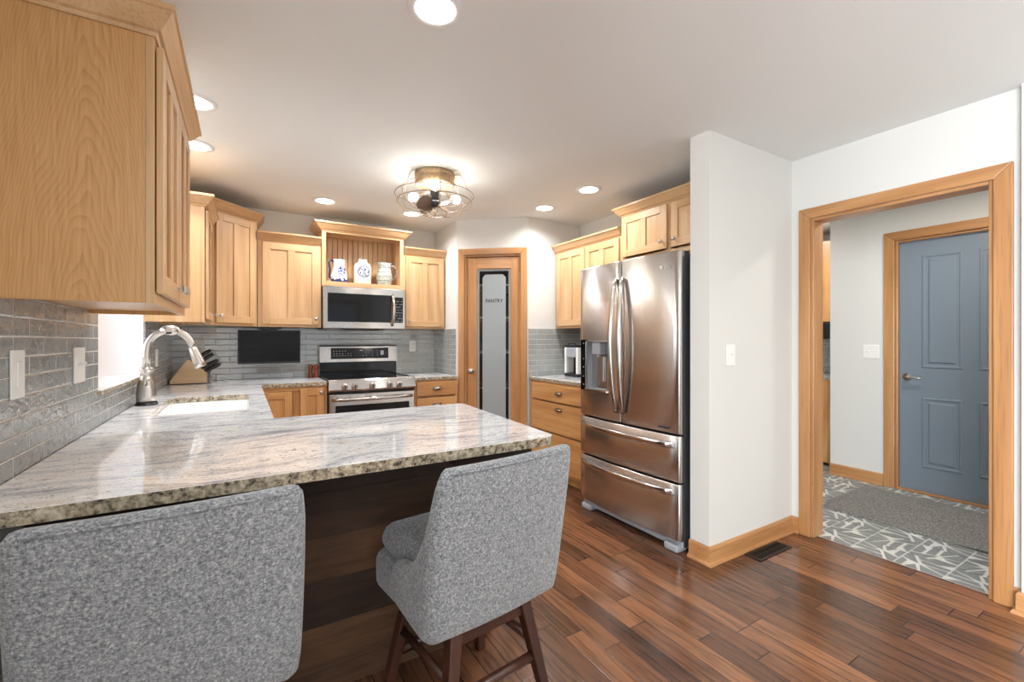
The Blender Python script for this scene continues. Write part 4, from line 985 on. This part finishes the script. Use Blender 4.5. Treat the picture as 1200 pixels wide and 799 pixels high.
# caged fan light
t = thing('caged_fan_light', 'round caged ceiling fan light with glowing bulbs', 'ceiling fan', (1.163, 2.985, H), 0)
MB().lathe([(0, 0), (.130, 0), (.140, -.012), (.140, -.03), (.128, -.034), (.128, -.05), (.138, -.056), (.138, -.082), (.122, -.088), (0, -.088)], (0, 0, 0), 40).build('canopy', wood('fan_wood', sr(206, 178, 142), sr(186, 156, 118), sr(150, 120, 86), 'x', rough=.5), t)
m = MB(); m.cyl((0, 0, -.088), (0, 0, -.20), .035, .03); m.lathe([(.0, -.20), (.045, -.20), (.05, -.215), (.03, -.235), (0, -.24)]); m.build('motor', 'dgray', t)
Mn = 'cage'
M['cage'] = plain('cage_bronze', sr(176, 160, 142), .35, .8)
def circ(r, z, n=40): return [(r*math.cos(2*PI*i/n), r*math.sin(2*PI*i/n), z) for i in range(n)]
m = MB()
for r, z in ((.275, -.155), (.262, -.205), (.082, -.290)): m.tube(circ(r, z), .0032, 8, closed=True)
for i in range(6):
    a = 2*PI*i/6+.3; c_, s_ = math.cos(a), math.sin(a)
    m.tube([(r*c_, r*s_, z) for r, z in ((.135, -.02), (.19, -.025), (.215, -.06), (.235, -.12), (.275, -.155), (.270, -.19), (.235, -.24), (.17, -.278), (.082, -.290))], .0028, 6)
m.tube([(0, 0, -.24), (0, 0, -.31)], .005, 8); m.tube([(-.082, 0, -.29), (.082, 0, -.29)], .0028, 6); m.tube([(0, -.082, -.29), (0, .082, -.29)], .0028, 6)
m.build('cage', 'cage', t)
M['blade'] = plain('fan_blade', sr(96, 76, 62), .5)
for i in range(4):
    a = PI/2*i+.5; m = MB(); m.tr = Matrix.Rotation(a, 4, 'Z') @ Matrix.Translation((0, 0, -.222)) @ Matrix.Rotation(.7, 4, 'X')
    m.prism([(.03, -.02), (.07, -.05), (.12, -.058), (.15, -.04), (.158, 0), (.15, .035), (.11, .05), (.06, .03), (.03, .02)], -.002, .002, 'z'); m.build('blade', 'blade', t)
for i in range(3):
    a = 2*PI*i/3-1.937; c_, s_ = math.cos(a), math.sin(a)
    sk = MB().tube([(.03*c_, .03*s_, -.12), (.10*c_, .10*s_, -.13), (.135*c_, .135*s_, -.14)], [.009, .009, .014], 10).build('lamp_socket', 'cage', t)
    MB().tube([(r*c_, r*s_, z) for r, z in ((.135, -.14), (.150, -.143), (.175, -.148), (.200, -.152), (.213, -.154))], [.013, .022, .033, .027, .006], 14).build('bulb', 'bulb', sk)
l = bpy.data.lights.new('fan_lamp', 'POINT'); l.energy = 15; l.color = (1, .95, .88); l.shadow_soft_size = .12
lo = bpy.data.objects.new('fan_lamp', l); C.objects.link(lo); lo.location = (0, 0, -.165); lo.parent = t
# ceiling lamps of the dining side and the mudroom, out of view
for i, (x, y, e_) in enumerate(((-.9, -1.2, 8), (.9, -.9, 8), (2.3, -.7, 8), (4.0, .9, 10), (4.7, 2.55, 8))):
    t = copy_tree(can0); t.location = (x, y, H); t['label'] = ('recessed light over the dining side behind the viewer' if i < 3 else 'recessed light in the mudroom beyond the doorway'); t['group'] = 'recessed lights out of view'
    l = bpy.data.lights.new('can_lamp', 'AREA'); l.shape = 'DISK'; l.size = .15; l.energy = e_; l.color = (1, .92, .82)
    lo = bpy.data.objects.new('can_lamp', l); C.objects.link(lo); lo.location = (x, y, H-.02)
